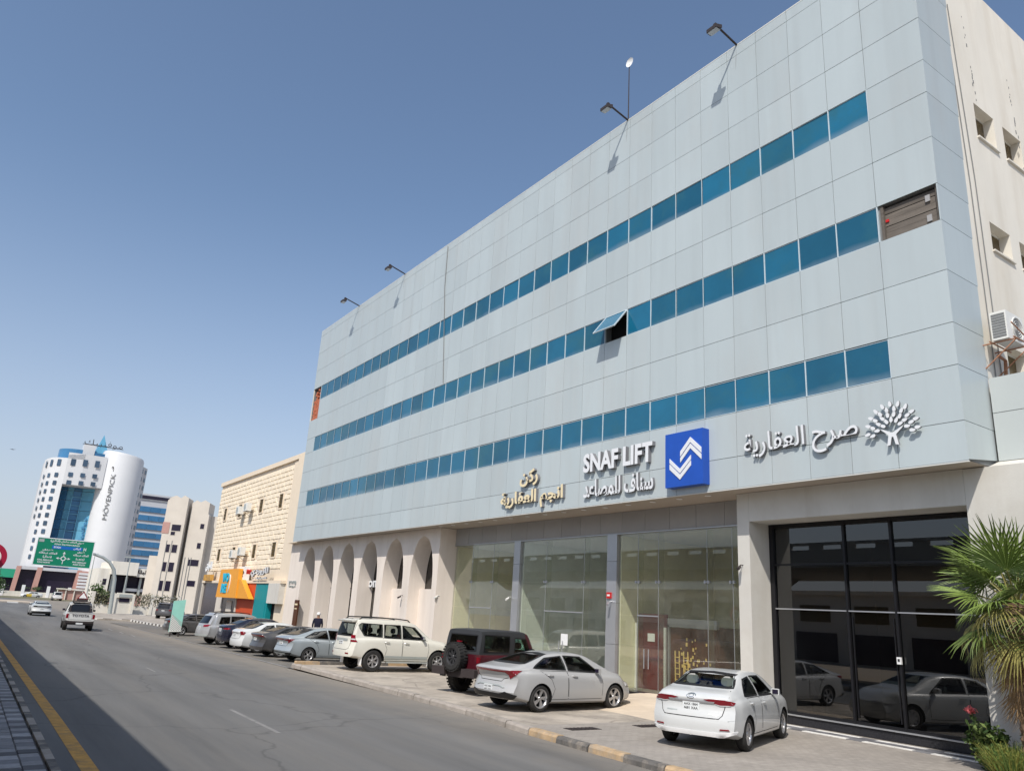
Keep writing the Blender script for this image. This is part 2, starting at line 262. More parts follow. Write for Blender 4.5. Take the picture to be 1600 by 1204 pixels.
# ------------------------------------------------------------------ object helpers
def prop(o, label=None, cat=None, group=None, kind=None):
    if label: o['label'] = label
    if cat: o['category'] = cat
    if group: o['group'] = group
    if kind: o['kind'] = kind
    return o
def thing(name, label, cat, loc=(0, 0, 0), rz=0, group=None):
    o = bpy.data.objects.new(name, None); COL.objects.link(o); o.empty_display_size = .3
    o.location = loc; o.rotation_euler = (0, 0, rz)
    return prop(o, label, cat, group)
def link(name, me, parent=None, loc=(0, 0, 0), rot=(0, 0, 0)):
    o = bpy.data.objects.new(name, me); COL.objects.link(o); o.location = loc; o.rotation_euler = rot
    if parent: o.parent = parent
    return o
class MB:
    """collects boxes, prisms, tubes and lathes and links them as one mesh object"""
    def __init__(s): s.v = []; s.f = []; s.mi = []
    def poly(s, pts, mi=0):
        b = len(s.v); s.v += [tuple(p) for p in pts]; s.f.append(tuple(range(b, b+len(pts)))); s.mi.append(mi); return s
    def box(s, x0, x1, y0, y1, z0, z1, mi=0):
        b = len(s.v)
        s.v += [(x0, y0, z0), (x1, y0, z0), (x1, y1, z0), (x0, y1, z0), (x0, y0, z1), (x1, y0, z1), (x1, y1, z1), (x0, y1, z1)]
        for q in ((0, 3, 2, 1), (4, 5, 6, 7), (0, 1, 5, 4), (1, 2, 6, 5), (2, 3, 7, 6), (3, 0, 4, 7)):
            s.f.append(tuple(b+i for i in q)); s.mi.append(mi)
        return s
    def prism(s, pts, fn, w0, w1, mi=0, mside=None):
        n = len(pts); b = len(s.v)
        s.v += [tuple(fn(u, v, w0)) for u, v in pts] + [tuple(fn(u, v, w1)) for u, v in pts]
        s.f.append(tuple(b+i for i in range(n))[::-1]); s.f.append(tuple(b+n+i for i in range(n))); s.mi += [mi, mi]
        for i in range(n):
            j = (i+1) % n; s.f.append((b+i, b+j, b+n+j, b+n+i)); s.mi.append(mi if mside is None else mside)
        return s
    def tube(s, path, r, n=8, mi=0, cap=True):
        path = [Vector(p) for p in path]; rr = r if isinstance(r, (list, tuple)) else [r]*len(path); rings = []
        for i, p in enumerate(path):
            t = (path[min(i+1, len(path)-1)]-path[max(i-1, 0)]).normalized()
            a = Vector((0, 0, 1)) if abs(t.z) < .9 else Vector((1, 0, 0))
            u = t.cross(a).normalized(); v = t.cross(u)
            b = len(s.v); rings.append(b)
            for k in range(n):
                an = 2*math.pi*k/n; s.v.append(tuple(p+(u*math.cos(an)+v*math.sin(an))*rr[i]))
        for i in range(len(path)-1):
            for k in range(n):
                k2 = (k+1) % n; s.f.append((rings[i]+k, rings[i]+k2, rings[i+1]+k2, rings[i+1]+k)); s.mi.append(mi)
        if cap:
            s.f.append(tuple(rings[0]+k for k in range(n))[::-1]); s.f.append(tuple(rings[-1]+k for k in range(n))); s.mi += [mi, mi]
        return s
    def lathe(s, prof, fn, n=24, mi=0, closed=False):
        """prof: (radius, w); fn(u, v, w) places it"""
        rings = []
        for r_, w_ in prof:
            b = len(s.v); rings.append(b)
            for k in range(n):
                an = 2*math.pi*k/n; s.v.append(tuple(fn(r_*math.cos(an), r_*math.sin(an), w_)))
        m_ = len(prof) if closed else len(prof)-1
        for i in range(m_):
            a, b = rings[i], rings[(i+1) % len(prof)]
            for k in range(n):
                k2 = (k+1) % n; s.f.append((a+k, a+k2, b+k2, b+k)); s.mi.append(mi)
        return s
    def mesh(s, name, mats, smooth=False, fix=True, sharp=35):
        me = bpy.data.meshes.new(name); me.from_pydata(s.v, [], s.f)
        for m in (mats if isinstance(mats, (list, tuple)) else [mats]): me.materials.append(m)
        me.polygons.foreach_set('material_index', s.mi)
        if fix:
            bm = bmesh.new(); bm.from_mesh(me); bmesh.ops.recalc_face_normals(bm, faces=bm.faces); bm.to_mesh(me); bm.free()
        if smooth:
            me.polygons.foreach_set('use_smooth', [True]*len(me.polygons)); me.set_sharp_from_angle(angle=R(sharp))
        me.update(); return me
    def build(s, name, mats, parent=None, smooth=False, fix=True, loc=(0, 0, 0), sharp=35):
        return link(name, s.mesh(name, mats, smooth, fix, sharp), parent, loc)
def struct(name, mb, mats, parent=None):
    o = mb.build(name, mats, parent, fix=False)
    if not parent: o['kind'] = 'structure'
    return o
def copy_tree(o, parent=None):
    c = o.copy(); COL.objects.link(c); c.parent = parent
    for ch in o.children: copy_tree(ch, c)
    return c
def YZ(x):          # outline in (y, z), depth along x
    return lambda u, v, w_: (x+w_, u, v)
def XZ(y):
    return lambda u, v, w_: (u, y+w_, v)

# ------------------------------------------------------------------ writing
AR = {'ا': (0xFE8D, 2), 'ب': (0xFE8F, 4), 'ة': (0xFE93, 2), 'ت': (0xFE95, 4), 'ج': (0xFE9D, 4), 'ح': (0xFEA1, 4), 'د': (0xFEA9, 2),
      'ر': (0xFEAD, 2), 'س': (0xFEB1, 4), 'ش': (0xFEB5, 4), 'ص': (0xFEB9, 4), 'ض': (0xFEBD, 4), 'ط': (0xFEC1, 4), 'ع': (0xFEC9, 4),
      'ف': (0xFED1, 4), 'ق': (0xFED5, 4), 'ك': (0xFED9, 4), 'ل': (0xFEDD, 4), 'م': (0xFEE1, 4), 'ن': (0xFEE5, 4), 'ه': (0xFEE9, 4),
      'و': (0xFEED, 2), 'ي': (0xFEF1, 4), 'ئ': (0xFE89, 4)}
def shape_arabic(s):
    """joined letter forms in visual (left to right) order"""
    out = []
    for i, ch in enumerate(s):
        if ch not in AR: out.append({'(': ')', ')': '('}.get(ch, ch)); continue
        b, n = AR[ch]; pv = i > 0 and s[i-1] in AR and AR[s[i-1]][1] == 4
        nx = n == 4 and i+1 < len(s) and s[i+1] in AR
        out.append(chr(b + ((3 if nx else 1) if pv else (2 if nx else 0))))
    return ''.join(out[::-1])
_glyph = {}
def glyph(ch, bold):
    k = (ch, bold)
    if k not in _glyph:
        def mk(body, off):
            c = bpy.data.curves.new('g', 'FONT'); c.body = body; c.offset = off; c.resolution_u = 3
            o = bpy.data.objects.new('g', c); COL.objects.link(o); bpy.context.view_layer.update()
            me = o.evaluated_get(bpy.context.evaluated_depsgraph_get()).to_mesh()
            vs = [v.co.copy() for v in me.vertices]; fs = [tuple(p.vertices) for p in me.polygons]
            o.to_mesh_clear(); bpy.data.objects.remove(o); bpy.data.curves.remove(c)
            return vs, fs
        vs, fs = mk(ch, bold)
        rx = max(v.x for v in mk(ch+'|', 0)[0]) - max(v.x for v in mk('|', 0)[0]) if ch != ' ' else .28
        _glyph[k] = (vs, fs, rx)
    return _glyph[k]
def text_mesh(mb, s, fn, u0, u1, v0, v1, depth, bold=.02, mi=0, mside=None, arabic=None):
    """letters fitted in the rectangle u0..u1, v0..v1; fn maps (u, v, w); real thickness"""
    if arabic is None: arabic = any(c in AR for c in s)
    t = shape_arabic(s) if arabic else s
    V = []; F = []; x = 0
    for ch in t:
        vs, fs, adv = glyph(ch, bold)
        b = len(V); V += [(v.x+x, v.y) for v in vs]; F += [tuple(b+i for i in f) for f in fs]; x += adv
    xs = [p[0] for p in V]; ys = [p[1] for p in V]; mx, my = min(xs), min(ys)
    sx = (u1-u0)/(max(xs)-mx); sy = (v1-v0)/(max(ys)-my)
    P = [(u0+(a-mx)*sx, v0+(b_-my)*sy) for a, b_ in V]
    b = len(mb.v); n = len(P)
    mb.v += [tuple(fn(a, c, depth)) for a, c in P]
    for f in F: mb.f.append(tuple(b+i for i in f)); mb.mi.append(mi)
    if depth > .004:
        mb.v += [tuple(fn(a, c, 0)) for a, c in P]
        cnt = {}
        for f in F:
            for i in range(len(f)):
                e = (f[i], f[(i+1) % len(f)]); k = tuple(sorted(e)); cnt.setdefault(k, []).append(e)
        for k, es in cnt.items():
            if len(es) == 1:
                a, c = es[0]; mb.f.append((b+c, b+a, b+n+a, b+n+c)); mb.mi.append(mi if mside is None else mside)
FACE_X = 16.92
def on_facade(x=FACE_X):                 # signs on walls that face the street: u runs right as seen from the street
    return lambda u, v, w_: (x-w_, -u, v)
def to_camera(y):                        # signs that face back along the street
    return lambda u, v, w_: (u, y-w_, v)
# ================================================================== GROUND
def zr(y):                                # the road falls gently away from the camera
    return -.12 if y < 18 else (-.12-.006*(y-18) if y < 80 else -.492)
def strip(mb, xl, xr, ys, dz=0., zf=zr, mi=0):
    for a, b in zip(ys[:-1], ys[1:]):
        l = lambda y: xl(y) if callable(xl) else xl
        r = lambda y: xr(y) if callable(xr) else xr
        mb.poly([(l(a), a, zf(a)+dz), (r(a), a, zf(a)+dz), (r(b), b, zf(b)+dz), (l(b), b, zf(b)+dz)], mi)
def lerp_table(tab):
    def f(y):
        if y <= tab[0][0]: return tab[0][1]
        for (a, va), (b, vb) in zip(tab[:-1], tab[1:]):
            if y <= b: return va+(vb-va)*(y-a)/(b-a)
        return tab[-1][1]
    return f
kerbX = lerp_table([(-40, 10.35), (11, 10.40), (14, 10.5), (17, 10.85), (21, 11.05), (30, 11.1), (45, 11.4), (75, 11.7)])
YS = [-60, -20, 0, 6, 10, 12, 14, 16, 18, 21, 25, 30, 36, 44, 52, 60, 70, 80]
g = MB(); strip(g, -1500, 1500, [-1500, -60, 18, 80, 400, 4000], -.03); struct('ground', g, M['earth'])
g = MB(); strip(g, 1.62, kerbX, YS); strip(g, -40, 45, [80, 100, 140, 215]); struct('road', g, M['asphalt'])
flat = lambda y: 0.
g = MB(); strip(g, lambda y: kerbX(y)+.18, 18.9, [14.6, 16, 18, 21, 25, 30.15], 0, flat); struct('parking_concrete', g, M['concrete'])
g = MB(); strip(g, lambda y: kerbX(y)+.18, 18.9, [-30, 0, 6, 10, 12, 14, 14.6], 0, flat); struct('parking_paving', g, M['paver_lot'])
g = MB(); strip(g, lambda y: kerbX(y)+.1, 24, [30.3, 36, 44, 52, 60, 70, 80], .004); struct('parking_asphalt', g, M['asphalt_lot'])
g = MB(); strip(g, lambda y: kerbX(y)-.02, lambda y: kerbX(y)+.14, [31, 36, 44, 52, 60, 70], .012); struct('dusty_edge_line', g, M['white_line'])
g = MB(); strip(g, 1.90, 2.12, YS[:-1]+[95], .004); struct('yellow_edge_line', g, M['yellow_line'])
g = MB()
for y0, y1, x, wd in ((15.4, 18.8, 5.5, .09), (28.5, 30.2, 5.8, .06)):
    g.poly([(x, y0, zr(y0)+.005), (x+wd, y0, zr(y0)+.005), (x+wd+.03, y1, zr(y1)+.005), (x+.03, y1, zr(y1)+.005)])
struct('lane_marking', g, M['white_line'])
g = MB()
for y0, y1 in ((53, 55.5), (57.5, 60), (62, 65)): g.poly([(9.3, y0, zr(y0)+.006), (9.42, y0, zr(y0)+.006), (9.6, y1, zr(y1)+.006), (9.48, y1, zr(y1)+.006)])
struct('lane_dash', g, M['white_line'])

# kerb between road and parking, stone by stone
kerb = bpy.data.objects.new('kerb', None); COL.objects.link(kerb); kerb['kind'] = 'structure'
y = 5.0; k = 0
while y < 30.1:
    ln = 1.02; m = 'kerb_grey'
    if y < 14: m = 'kerb_yellow' if k % 2 == 0 else 'kerb_black'
    x0, x1 = kerbX(y), kerbX(y+ln); tz = .015+random.uniform(-.012, .012); e = .012
    b = MB(); jx = random.uniform(-.015, .015)
    pr = [(-.14, 0), (tz-.045, .012), (tz, .05), (tz, .2), (-.14, .2)]
    v = []
    for yy, xx in ((y+e, x0), (y+ln-e, x1)):
        v += [(xx+d+jx, yy, z) for z, d in pr]
    n = len(pr); b.v = v; b.f = [tuple(range(n)), tuple(range(n, 2*n))[::-1]]+[(i, (i+1) % n, n+(i+1) % n, n+i) for i in range(n)]; b.mi = [0]*len(b.f)
    b.build('kerb_stone', M[m], kerb); y += ln; k += 1
# divider kerb across the bay
dv = bpy.data.objects.new('divider_kerb', None); COL.objects.link(dv); dv['kind'] = 'structure'
for k in range(7):
    x = 11.15+k*.98
    MB().prism([(x+.01, -.2), (x+.97, -.2), (x+.97, .10), (x+.94, .12), (x+.04, .12), (x+.01, .10)], XZ(30.15), 0, .2).build('kerb_stone', M['kerb_yellow' if k % 2 == 0 else 'kerb_black'], dv)

# median where the photographer stands
med = bpy.data.objects.new('median_pavement', None); COL.objects.link(med); med['kind'] = 'structure'
b = MB(); b.box(-2.6, 1.44, -60, 120, -.7, -.005); b.build('paver_bed', M['paver_bed'], med)
pv = MB(); pv.prism([(-.128, -.05), (.128, -.05), (.128, .0), (.12, .012), (-.12, .012), (-.128, .0)], lambda u, v, w_: (u, w_, v), -.14, .14)
pme = pv.mesh('paver', M['paver'])
pale = mat('pale_paver', (.30, .295, .30), rough=.8, noise=.2, nscale=9, vary=.25, bump=.2)
pm2 = pme.copy(); pm2.materials[0] = pale
cnt = 0
for c in range(4):
    for r_ in range(64):
        yy = 10.2+r_*.292+(.146 if c % 2 else 0)
        link('paver', pm2 if (r_+c) % 2 else pme, med, (1.29-c*.266, yy, random.uniform(-.004, .004)), (random.uniform(-.01, .01), random.uniform(-.01, .01), random.uniform(-.02, .02))); cnt += 1
for k in range(40):
    yy = 9.0+k*.8
    MB().prism([(1.46, -.14), (1.60, -.14), (1.59, -.02), (1.57, .02), (1.46, .02)], lambda u, v, w_: (u, w_, v), yy+.006, yy+.794).build('kerb_stone', M['kerb_grey' if k % 2 else 'kerb_black'], med)
# pale and dark tiles before the dark shopfront
ts = bpy.data.objects.new('tile_strip', None); COL.objects.link(ts); ts['kind'] = 'structure'
tl = MB().box(-.085, .085, -.19, .19, -.02, .012)
tA = tl.mesh('tile', M['kerb_white']); tB = tl.mesh('tile', M['paver'])
for r_ in range(4):
    for k in range(14): link('tile', tA if (k % 4 != 3 and r_ in (0, 3)) else tB, ts, (17.62+r_*.18, 8.35+k*.39, .002))
for x, y_ in ((11.8, 13.9), (13.9, 13.95)):
    mh = MB(); mh.box(x-.42, x+.42, y_-.16, y_+.16, -.01, .008)
    for q in range(7): mh.box(x-.38+q*.11, x-.34+q*.11, y_-.13, y_+.13, .008, .016)
    prop(mh.build('drain_cover', M['dark_metal']), 'rusty metal drain cover ' + ('in the paving near the striped kerb' if x < 12.5 else 'in the paving close to the white saloon'), 'drain cover', 'drain covers in the parking')
# swept pile of sand against the shop step
sp = MB(); NX, NY = 26, 26; sp_v = []
for i in range(NX+1):
    for j in range(NY+1):
        u, v = i/NX, j/NY; x = 14.3+u*4.25; yy = 13.9+v*6.0
        h = max(0, min(1, (u-.05)/.9))**.8*.30 * max(0, 1-abs((v-.45)/.52)**2.4) * (1+.12*math.sin(9*u+5*v)+.1*math.sin(17*v))
        sp_v.append((x+.25*math.sin(5*v), yy, h-.012))
sp.v = sp_v
for i in range(NX):
    for j in range(NY):
        a = i*(NY+1)+j; sp.f.append((a, a+NY+1, a+NY+2, a+1)); sp.mi.append(0)
prop(sp.build('sand_pile', M['sand'], smooth=True), 'low mound of pale sand sloping up to the shop step between two parked cars', 'sand pile')

# ================================================================== OFFICE BUILDING
OB = thing('office_building', 'long grey panelled office block with three rows of blue strip windows', 'building', (17, 28, 0))
OB.matrix_world = Matrix.Translation((17, 28, 0)); _off = Vector((-17, -28, 0))
def part(mb, name, mats, parent=None, smooth=False, fix=True):
    o = mb.build(name, mats, parent or OB, smooth, fix)
    if parent is None: o.location = _off
    return o
Y0, Y1 = 7.61, 49.2; W0 = 9.12; CW = 1.1376; NC = 34
cols = [(Y0, W0)]+[(W0+k*CW, W0+(k+1)*CW) for k in range(NC)]+[(W0+NC*CW, Y1)]
rows = [6.0, 6.88, 8.15, 9.15, 10.44, 11.72, 12.69, 13.97, 15.25, 16.2, 17.49, 18.77, 20.05, 20.42]
WROW = (2, 5, 8)
holes = [(7.65, 9.06, 11.74, 12.69), (18.24, 19.34, 11.74, 12.68), (47.82, 49.13, 14.0, 16.18)]   # y0 y1 z0 z1: open places in the skin
def holed(mb, u0, u1, v0, v1, hs, fn, w0, w1, mi=0):
    us = sorted({u0, u1}|{h[0] for h in hs}|{h[1] for h in hs}); vs = sorted({v0, v1}|{h[2] for h in hs}|{h[3] for h in hs})
    us = [u for u in us if u0 <= u <= u1]; vs = [v for v in vs if v0 <= v <= v1]
    for a, b in zip(us[:-1], us[1:]):
        run = None
        for c, d in zip(vs[:-1], vs[1:]):
            inside = any(h[0] < (a+b)/2 < h[1] and h[2] < (c+d)/2 < h[3] for h in hs)
            if not inside: run = (run[0], d) if run else (c, d)
            if (inside or d == vs[-1]) and run:
                mb.prism([(a, run[0]), (b, run[0]), (b, run[1]), (a, run[1])], fn, w0, w1, mi); run = None
b = MB(); holed(b, Y0+.03, Y1-.02, 6.02, 20.36, holes, YZ(16.985), 0, .3); part(b, 'backing_wall', M['gap'])
b = MB(); b.box(17.3, 34, 7.97, 49.15, 6.02, 20.3); part(b, 'core_block', M['cream'])
b = MB()
for (a, c) in cols: b.box(16.915, 17.30, a+.004, c-.004, 20.42, 20.455)
part(b, 'parapet_cap', M['trim'])
# cladding panels, one object each for the nearest 300, the far rest joined
pan_cache = {}; G_ = .007; cells = []
for ri in range(13):
    for ci, (a, c) in enumerate(cols):
        if ri in WROW and 1 <= ci <= NC: continue
        z0, z1 = rows[ri], rows[ri+1]
        if ri == 5 and ci == 0: continue
        if ci == NC+1 and ri in (7, 8): continue
        cells.append((a, c, z0, z1))
cells.sort(key=lambda t: t[0]); far = MB()
for i, (a, c, z0, z1) in enumerate(cells):
    key = (round(c-a, 3), round(z1-z0, 3))
    if i < 262:
        if key not in pan_cache:
            u, v = key[0]/2-G_, key[1]/2-G_
            p_ = MB().prism([(-u, -v), (u, -v), (u, v), (-u, v)], YZ(0), 0, .03)
            pan_cache[key] = p_.mesh('cladding_panel', M['clad'])
        link('cladding_panel', pan_cache[key], OB, Vector((16.92, (a+c)/2, (z0+z1)/2))+_off, (0, random.gauss(0, .0016), random.gauss(0, .0016)))
    else: far.box(16.92, 16.95, a+G_, c-G_, z0+G_, z1-G_)
o = part(far, 'cladding_panels', M['clad']); o['kind'] = 'stuff'
# side return of the cladding
for ri in range(len(rows)-1):
    z0, z1 = rows[ri], rows[ri+1]; xe = 18.25+.028*(z0-6)
    if ri == 0: z0 += .02
    q = MB(); q.prism([(16.925, z0+G_), (xe, z0+G_+.17*(ri == 0)), (xe, z1-G_), (16.925, z1-G_)], XZ(Y0), 0, .03); part(q, 'cladding_panel', M['clad'])
b = MB(); b.box(16.96, 18.2, Y0+.032, Y0+.05, 6.02, 20.36); part(b, 'side_backing', M['gap'])
b = MB(); b.box(16.93, 34, Y1-.05, Y1, 6.02, 20.36); part(b, 'end_wall', M['cream'])
# strip windows: frame with a pane each
fr = MB(); hw, hh = CW/2, .49
for s in (-1, 1): fr.box(-.03, .03, s*hw-.013, s*hw+.013, -hh, hh)
fr.box(-.012, .03, -hw+.013, hw-.013, hh-.022, hh); fr.box(-.02, .03, -hw+.013, hw-.013, -hh, -hh+.015)
frm = fr.mesh('window', M['mullion'])
pn = MB(); pn.poly([(0, -hw+.013, -hh+.016), (0, hw-.013, -hh+.016), (0, hw-.013, hh-.023), (0, -hw+.013, hh-.023)]); pnm = pn.mesh('pane', M['window'], fix=False)
pn = MB(); pn.box(-.004, .012, -hw+.013, hw-.013, -hh+.016, hh-.023); pnm = pn.mesh('pane', M['window'])
for ri in WROW:
    for k in range(NC):
        yc = W0+(k+.5)*CW; zc = (rows[ri]+rows[ri+1])/2
        if ri == 5 and k == 8: continue
        f_ = link('window', frm, OB, Vector((16.95, yc, zc))+_off)
        link('pane', pnm, f_, (0, 0, 0), (0, random.gauss(0, .007), random.gauss(0, .007)))
# the open top-hung sash
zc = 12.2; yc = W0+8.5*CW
b = MB(); b.box(17.22, 17.26, yc-hw-.2, yc+hw+.2, 11.5, 12.9); part(b, 'dark_room_sheet', M['well'])  # near-black sheet stands in for the shade inside the open window
sash = MB(); sash.box(-.02, .02, -hw+.013, -hw+.05, -.95, 0); sash.box(-.02, .02, hw-.05, hw-.013, -.95, 0); sash.box(-.02, .02, -hw+.05, hw-.05, -.95, -.92); sash.box(-.02, .02, -hw+.05, hw-.05, -.03, 0)
so_ = sash.build('open_window', M['mullion'], OB); so_.location = Vector((16.93, yc, 12.68))+_off; so_.rotation_euler = (0, R(38), 0)
prop(so_, 'window sash propped open at the bottom')
link('pane', MB().box(-.004, .006, -hw+.05, hw-.05, -.92, -.03).mesh('pane', M['window']), so_)
# boarded opening at the near end of the middle window row
b = MB(); b.box(17.225, 17.25, 7.66, 9.05, 11.75, 12.68); bo = part(b, 'boarded_opening', M['gap'])
for k in range(5):
    z = 11.77+k*.17
    q = MB(); q.box(17.03+.012*(k % 2), 17.1, 7.67+.03*(k % 3), 9.04, z+.006, z+.165); part(q, 'plank', M['ply'])
q = MB(); q.box(16.98, 17.2, 7.63, 7.70, 11.74, 12.68); q.box(16.96, 17.1, 8.98, 9.05, 11.74, 12.68); part(q, 'rough_jamb', M['ply'])
for zz in (11.82, 12.35):
    q = MB(); q.box(17.0, 17.03, 7.85, 7.96, zz, zz+.17); part(q, 'hollow_block', M['fascia'])
q = MB(); q.box(17.0, 17.03, 8.88, 8.96, 12.22, 12.29); part(q, 'red_box', M['red'])
# raw brick where panels are missing at the far end
q = MB()
for k in range(14):
    for j in range(5):
        if k > 8 and (j+k) % 3: continue
        oy = .13*(k % 2)
        q.box(17.0+random.uniform(0, .03), 17.2, max(47.84, 47.84+j*.262-oy), min(49.1, 47.84+(j+1)*.262-oy-.014), 14.02+k*.152, 14.02+k*.152+.138)
o = part(q, 'exposed_brickwork', M['brick_red']); o['kind'] = 'stuff'
b = MB(); b.box(17.205, 17.22, 47.8, 49.12, 13.98, 16.2); part(b, 'dark_recess', M['gap'])
# dark cable down the facade
b = MB(); b.tube([(16.90, 31.75, 20.3), (16.895, 31.7, 18), (16.9, 31.45, 16.2), (16.9, 31.2, 14.4), (16.9, 30.98, 12.75)], .018, 6); part(b, 'cable', M['gap'])
# cream side wall with square deep windows
hs = []
for zz0, zz1 in ((15.2, 16.25), (11.86, 12.66), (8.5, 9.3)):
    for xx in (19.6, 21.25, 22.9, 24.55): hs.append((xx, xx+1.12, zz0, zz1))
b = MB(); holed(b, 18.2, 34, 6.0, 20.6, hs, XZ(7.66), 0, .305); part(b, 'side_wall', M['cream'])
for (a, c, z0, z1) in hs[:10]:
    q = MB(); q.box(a, c, 7.935, 7.962, z0, z1); wv = part(q, 'side_window', M['bronze_win'])
    q = MB(); q.box(a, c, 7.90, 7.932, z0+.18, z0+.24); q.box(a, c, 7.91, 7.932, z1-.04, z1); q.box(a+.53, a+.58, 7.91, 7.932, z0+.24, z1-.04); q.build('window_frame', M['ac_white'], wv)
    q = MB(); q.box(a-.02, c+.03, 7.60, 7.93, z0-.05, z0-.004); q.build('window_sill', M['cream'], wv)
b = MB()
for xx, zA, zB in ((18.75, 6.5, 20.3), (19.05, 8.3, 19.0)): b.tube([(xx-.3, 7.64, zB), (xx, 7.64, (zA+zB)/2), (xx+.05, 7.64, zA)], .012, 5)
part(b, 'wall_cable', M['gap'])
pk = MB()
for s_, (xx, zz) in enumerate(((19.55, 19.3), (22.05, 18.2))):
    for k in range(26):
        r_ = random.uniform(.012, .04); x = xx+random.gauss(0, .025)+.01*k; z = zz-k*.115
        if random.random() < .6: pk.box(x-r_*.7, x+r_*.7, 7.652, 7.659, z-r_*1.6, z+r_*1.6)
o = part(pk, 'render_chips', M['gap']); o['kind'] = 'stuff'
# low wing right of the corner
for k in range(9):
    a = 7.57-(k+1)*1.32
    for z0, z1 in ((6.17, 7.27), (7.27, 8.1)):
        q = MB(); q.box(18.2, 18.23, a+G_, a+1.32-G_, z0+G_, z1-G_); part(q, 'wing_panel', M['clad_white'])
b = MB(); b.box(18.24, 30, -4.3, 7.5, .02, 8.0); part(b, 'wing_block', M['gap'])
b = MB(); b.box(17.7, 18.22, -4.3, 8.12, 0.01, 5.98); b.prism([(17.7, 5.98), (18.22, 5.98), (18.22, 6.16), (18.19, 6.16)], XZ(-4.3), 0, 11.87); part(b, 'corner_wall', M['stucco_pale'])
# soffit of the overhang and recessed lights
b = MB(); b.box(16.97, 18.56, 7.66, 49.15, 6.0, 6.018); part(b, 'soffit', M['soffit'])
b = MB(); b.box(16.918, 16.97, Y0+.004, Y1, 5.972, 5.998); part(b, 'drip_edge', M['trim'])
dl = MB(); dl.lathe([(.0, 0), (.085, 0), (.10, .006), (.10, .012)], lambda u, v, w_: (u, v, -w_), 14); dlm = dl.mesh('downlight', M['white'])
for k in range(15): link('downlight', dlm, OB, Vector((17.45, 15.2+k*1.13, 5.998))+_off)
# fascia, piers and glass of the three shops
G0 = 18.6
for k in range(15):
    a = 14.38+k*1.1327
    q = MB(); q.box(18.54, 18.59, a+.006, a+1.1327-.006, 5.27, 5.99); part(q, 'fascia_panel', M['fascia'])
b = MB(); b.box(18.60, 18.75, 14.36, 31.37, 5.25, 6.0); part(b, 'fascia_backing', M['gap'])
b = MB(); b.box(18.52, 18.62, 14.38, 31.37, 5.225, 5.262); part(b, 'glass_head_rail', M['steel'])
b = MB(); b.box(17.7, 18.9, 13.95, 14.36, .01, 5.99); part(b, 'pillar', M['stucco_pale'])
b = MB(); b.box(17.7, 18.9, 8.125, 13.945, 5.19, 5.99); part(b, 'lintel', M['stucco_pale'])
for a, c, split in ((20.24, 20.74, None), (26.06, 26.5, 1)):
    for z0, z1 in ((.2, 1.55), (1.56, 2.9), (2.91, 4.3), (4.31, 5.22)):
        q = MB()
        q.box(18.5, 18.7, a, c, z0, z1); part(q, 'steel_cladding', M['steel'])
b = MB(); b.box(18.3, 18.66, 14.37, 31.36, .01, .17); b.box(18.25, 18.66, 14.37, 31.36, .172, .2); part(b, 'shop_step', M['granite'])
shops = [(14.38, 20.22, 'wall_cream_in', [15.3, 16.27, 18.33, 19.28]), (20.76, 26.04, 'wall_green_in', [22.09, 24.38]), (26.52, 31.35, 'wall_cream_in', [28.15, 29.84])]
for a, c, wm, seams in shops:
    b = MB(); b.box(18.7, 23.6, c-.02, c+.2, .2, 5.2); b.box(18.7, 23.6, a-.2, a+.02, .2, 5.2); b.box(23.5, 23.6, a, c, .2, 5.2); part(b, 'shop_wall', M[wm])
    b = MB(); b.box(18.67, 23.5, a, c, .16, .2); part(b, 'shop_floor', M['floor_in'])
    b = MB(); b.box(18.76, 23.5, a, c, 5.2, 5.24); part(b, 'shop_ceiling', M['wall_white_in'])
    es = [a]+seams+[c]
    for i, (p0, p1) in enumerate(zip(es[:-1], es[1:])):
        for z0, z1 in ((.205, 2.52), (2.53, 3.6), (3.608, 5.22)):
            if i not in (1, len(es)-2) and z0 > 2.6 and z0 < 3.605: continue
            zz1 = z1
            if z0 == 2.53 and i not in (1, len(es)-2): continue
            q = MB(); q.box(G0, G0+.012, p0+.004, p1-.004, z0, zz1); part(q, 'glass_pane', M['shop_glass'])
        if i not in (1, len(es)-2):
            q = MB(); q.box(G0, G0+.012, p0+.004, p1-.004, 2.53, 3.6); part(q, 'glass_pane', M['shop_glass'])
    for s_ in seams:
        q = MB()
        for dy in (-.07, .07): q.tube([(G0-.03, s_+dy, 3.56), (G0-.03, s_+dy, 3.65)], .035, 8)
        q.box(G0-.025, G0+.03, s_-.11, s_+.11, 3.58, 3.63); part(q, 'spider_fitting', M['steel'])
        q = MB(); q.box(G0+.02, G0+.26, s_-.006, s_+.006, .2, 5.2); part(q, 'glass_fin', M['shop_glass'])
        q = MB(); q.box(G0-.004, G0+.014, s_-.006, s_+.006, .2, 5.2); part(q, 'glass_joint', M['steel'])
    q = MB(); q.box(G0-.02, G0+.03, seams[-2] if len(seams) > 2 else seams[0], seams[-1] if len(seams) > 2 else seams[1], 2.51, 2.55); part(q, 'door_rail', M['steel'])
    m_ = (seams[-2]+seams[-1])/2 if len(seams) > 2 else (seams[0]+seams[1])/2
    q = MB(); q.tube([(G0-.06, m_+.1, .9), (G0-.06, m_+.1, 1.5)], .016, 8); q.tube([(G0-.06, m_-.1, .9), (G0-.06, m_-.1, 1.5)], .016, 8); part(q, 'door_pull', M['steel'])
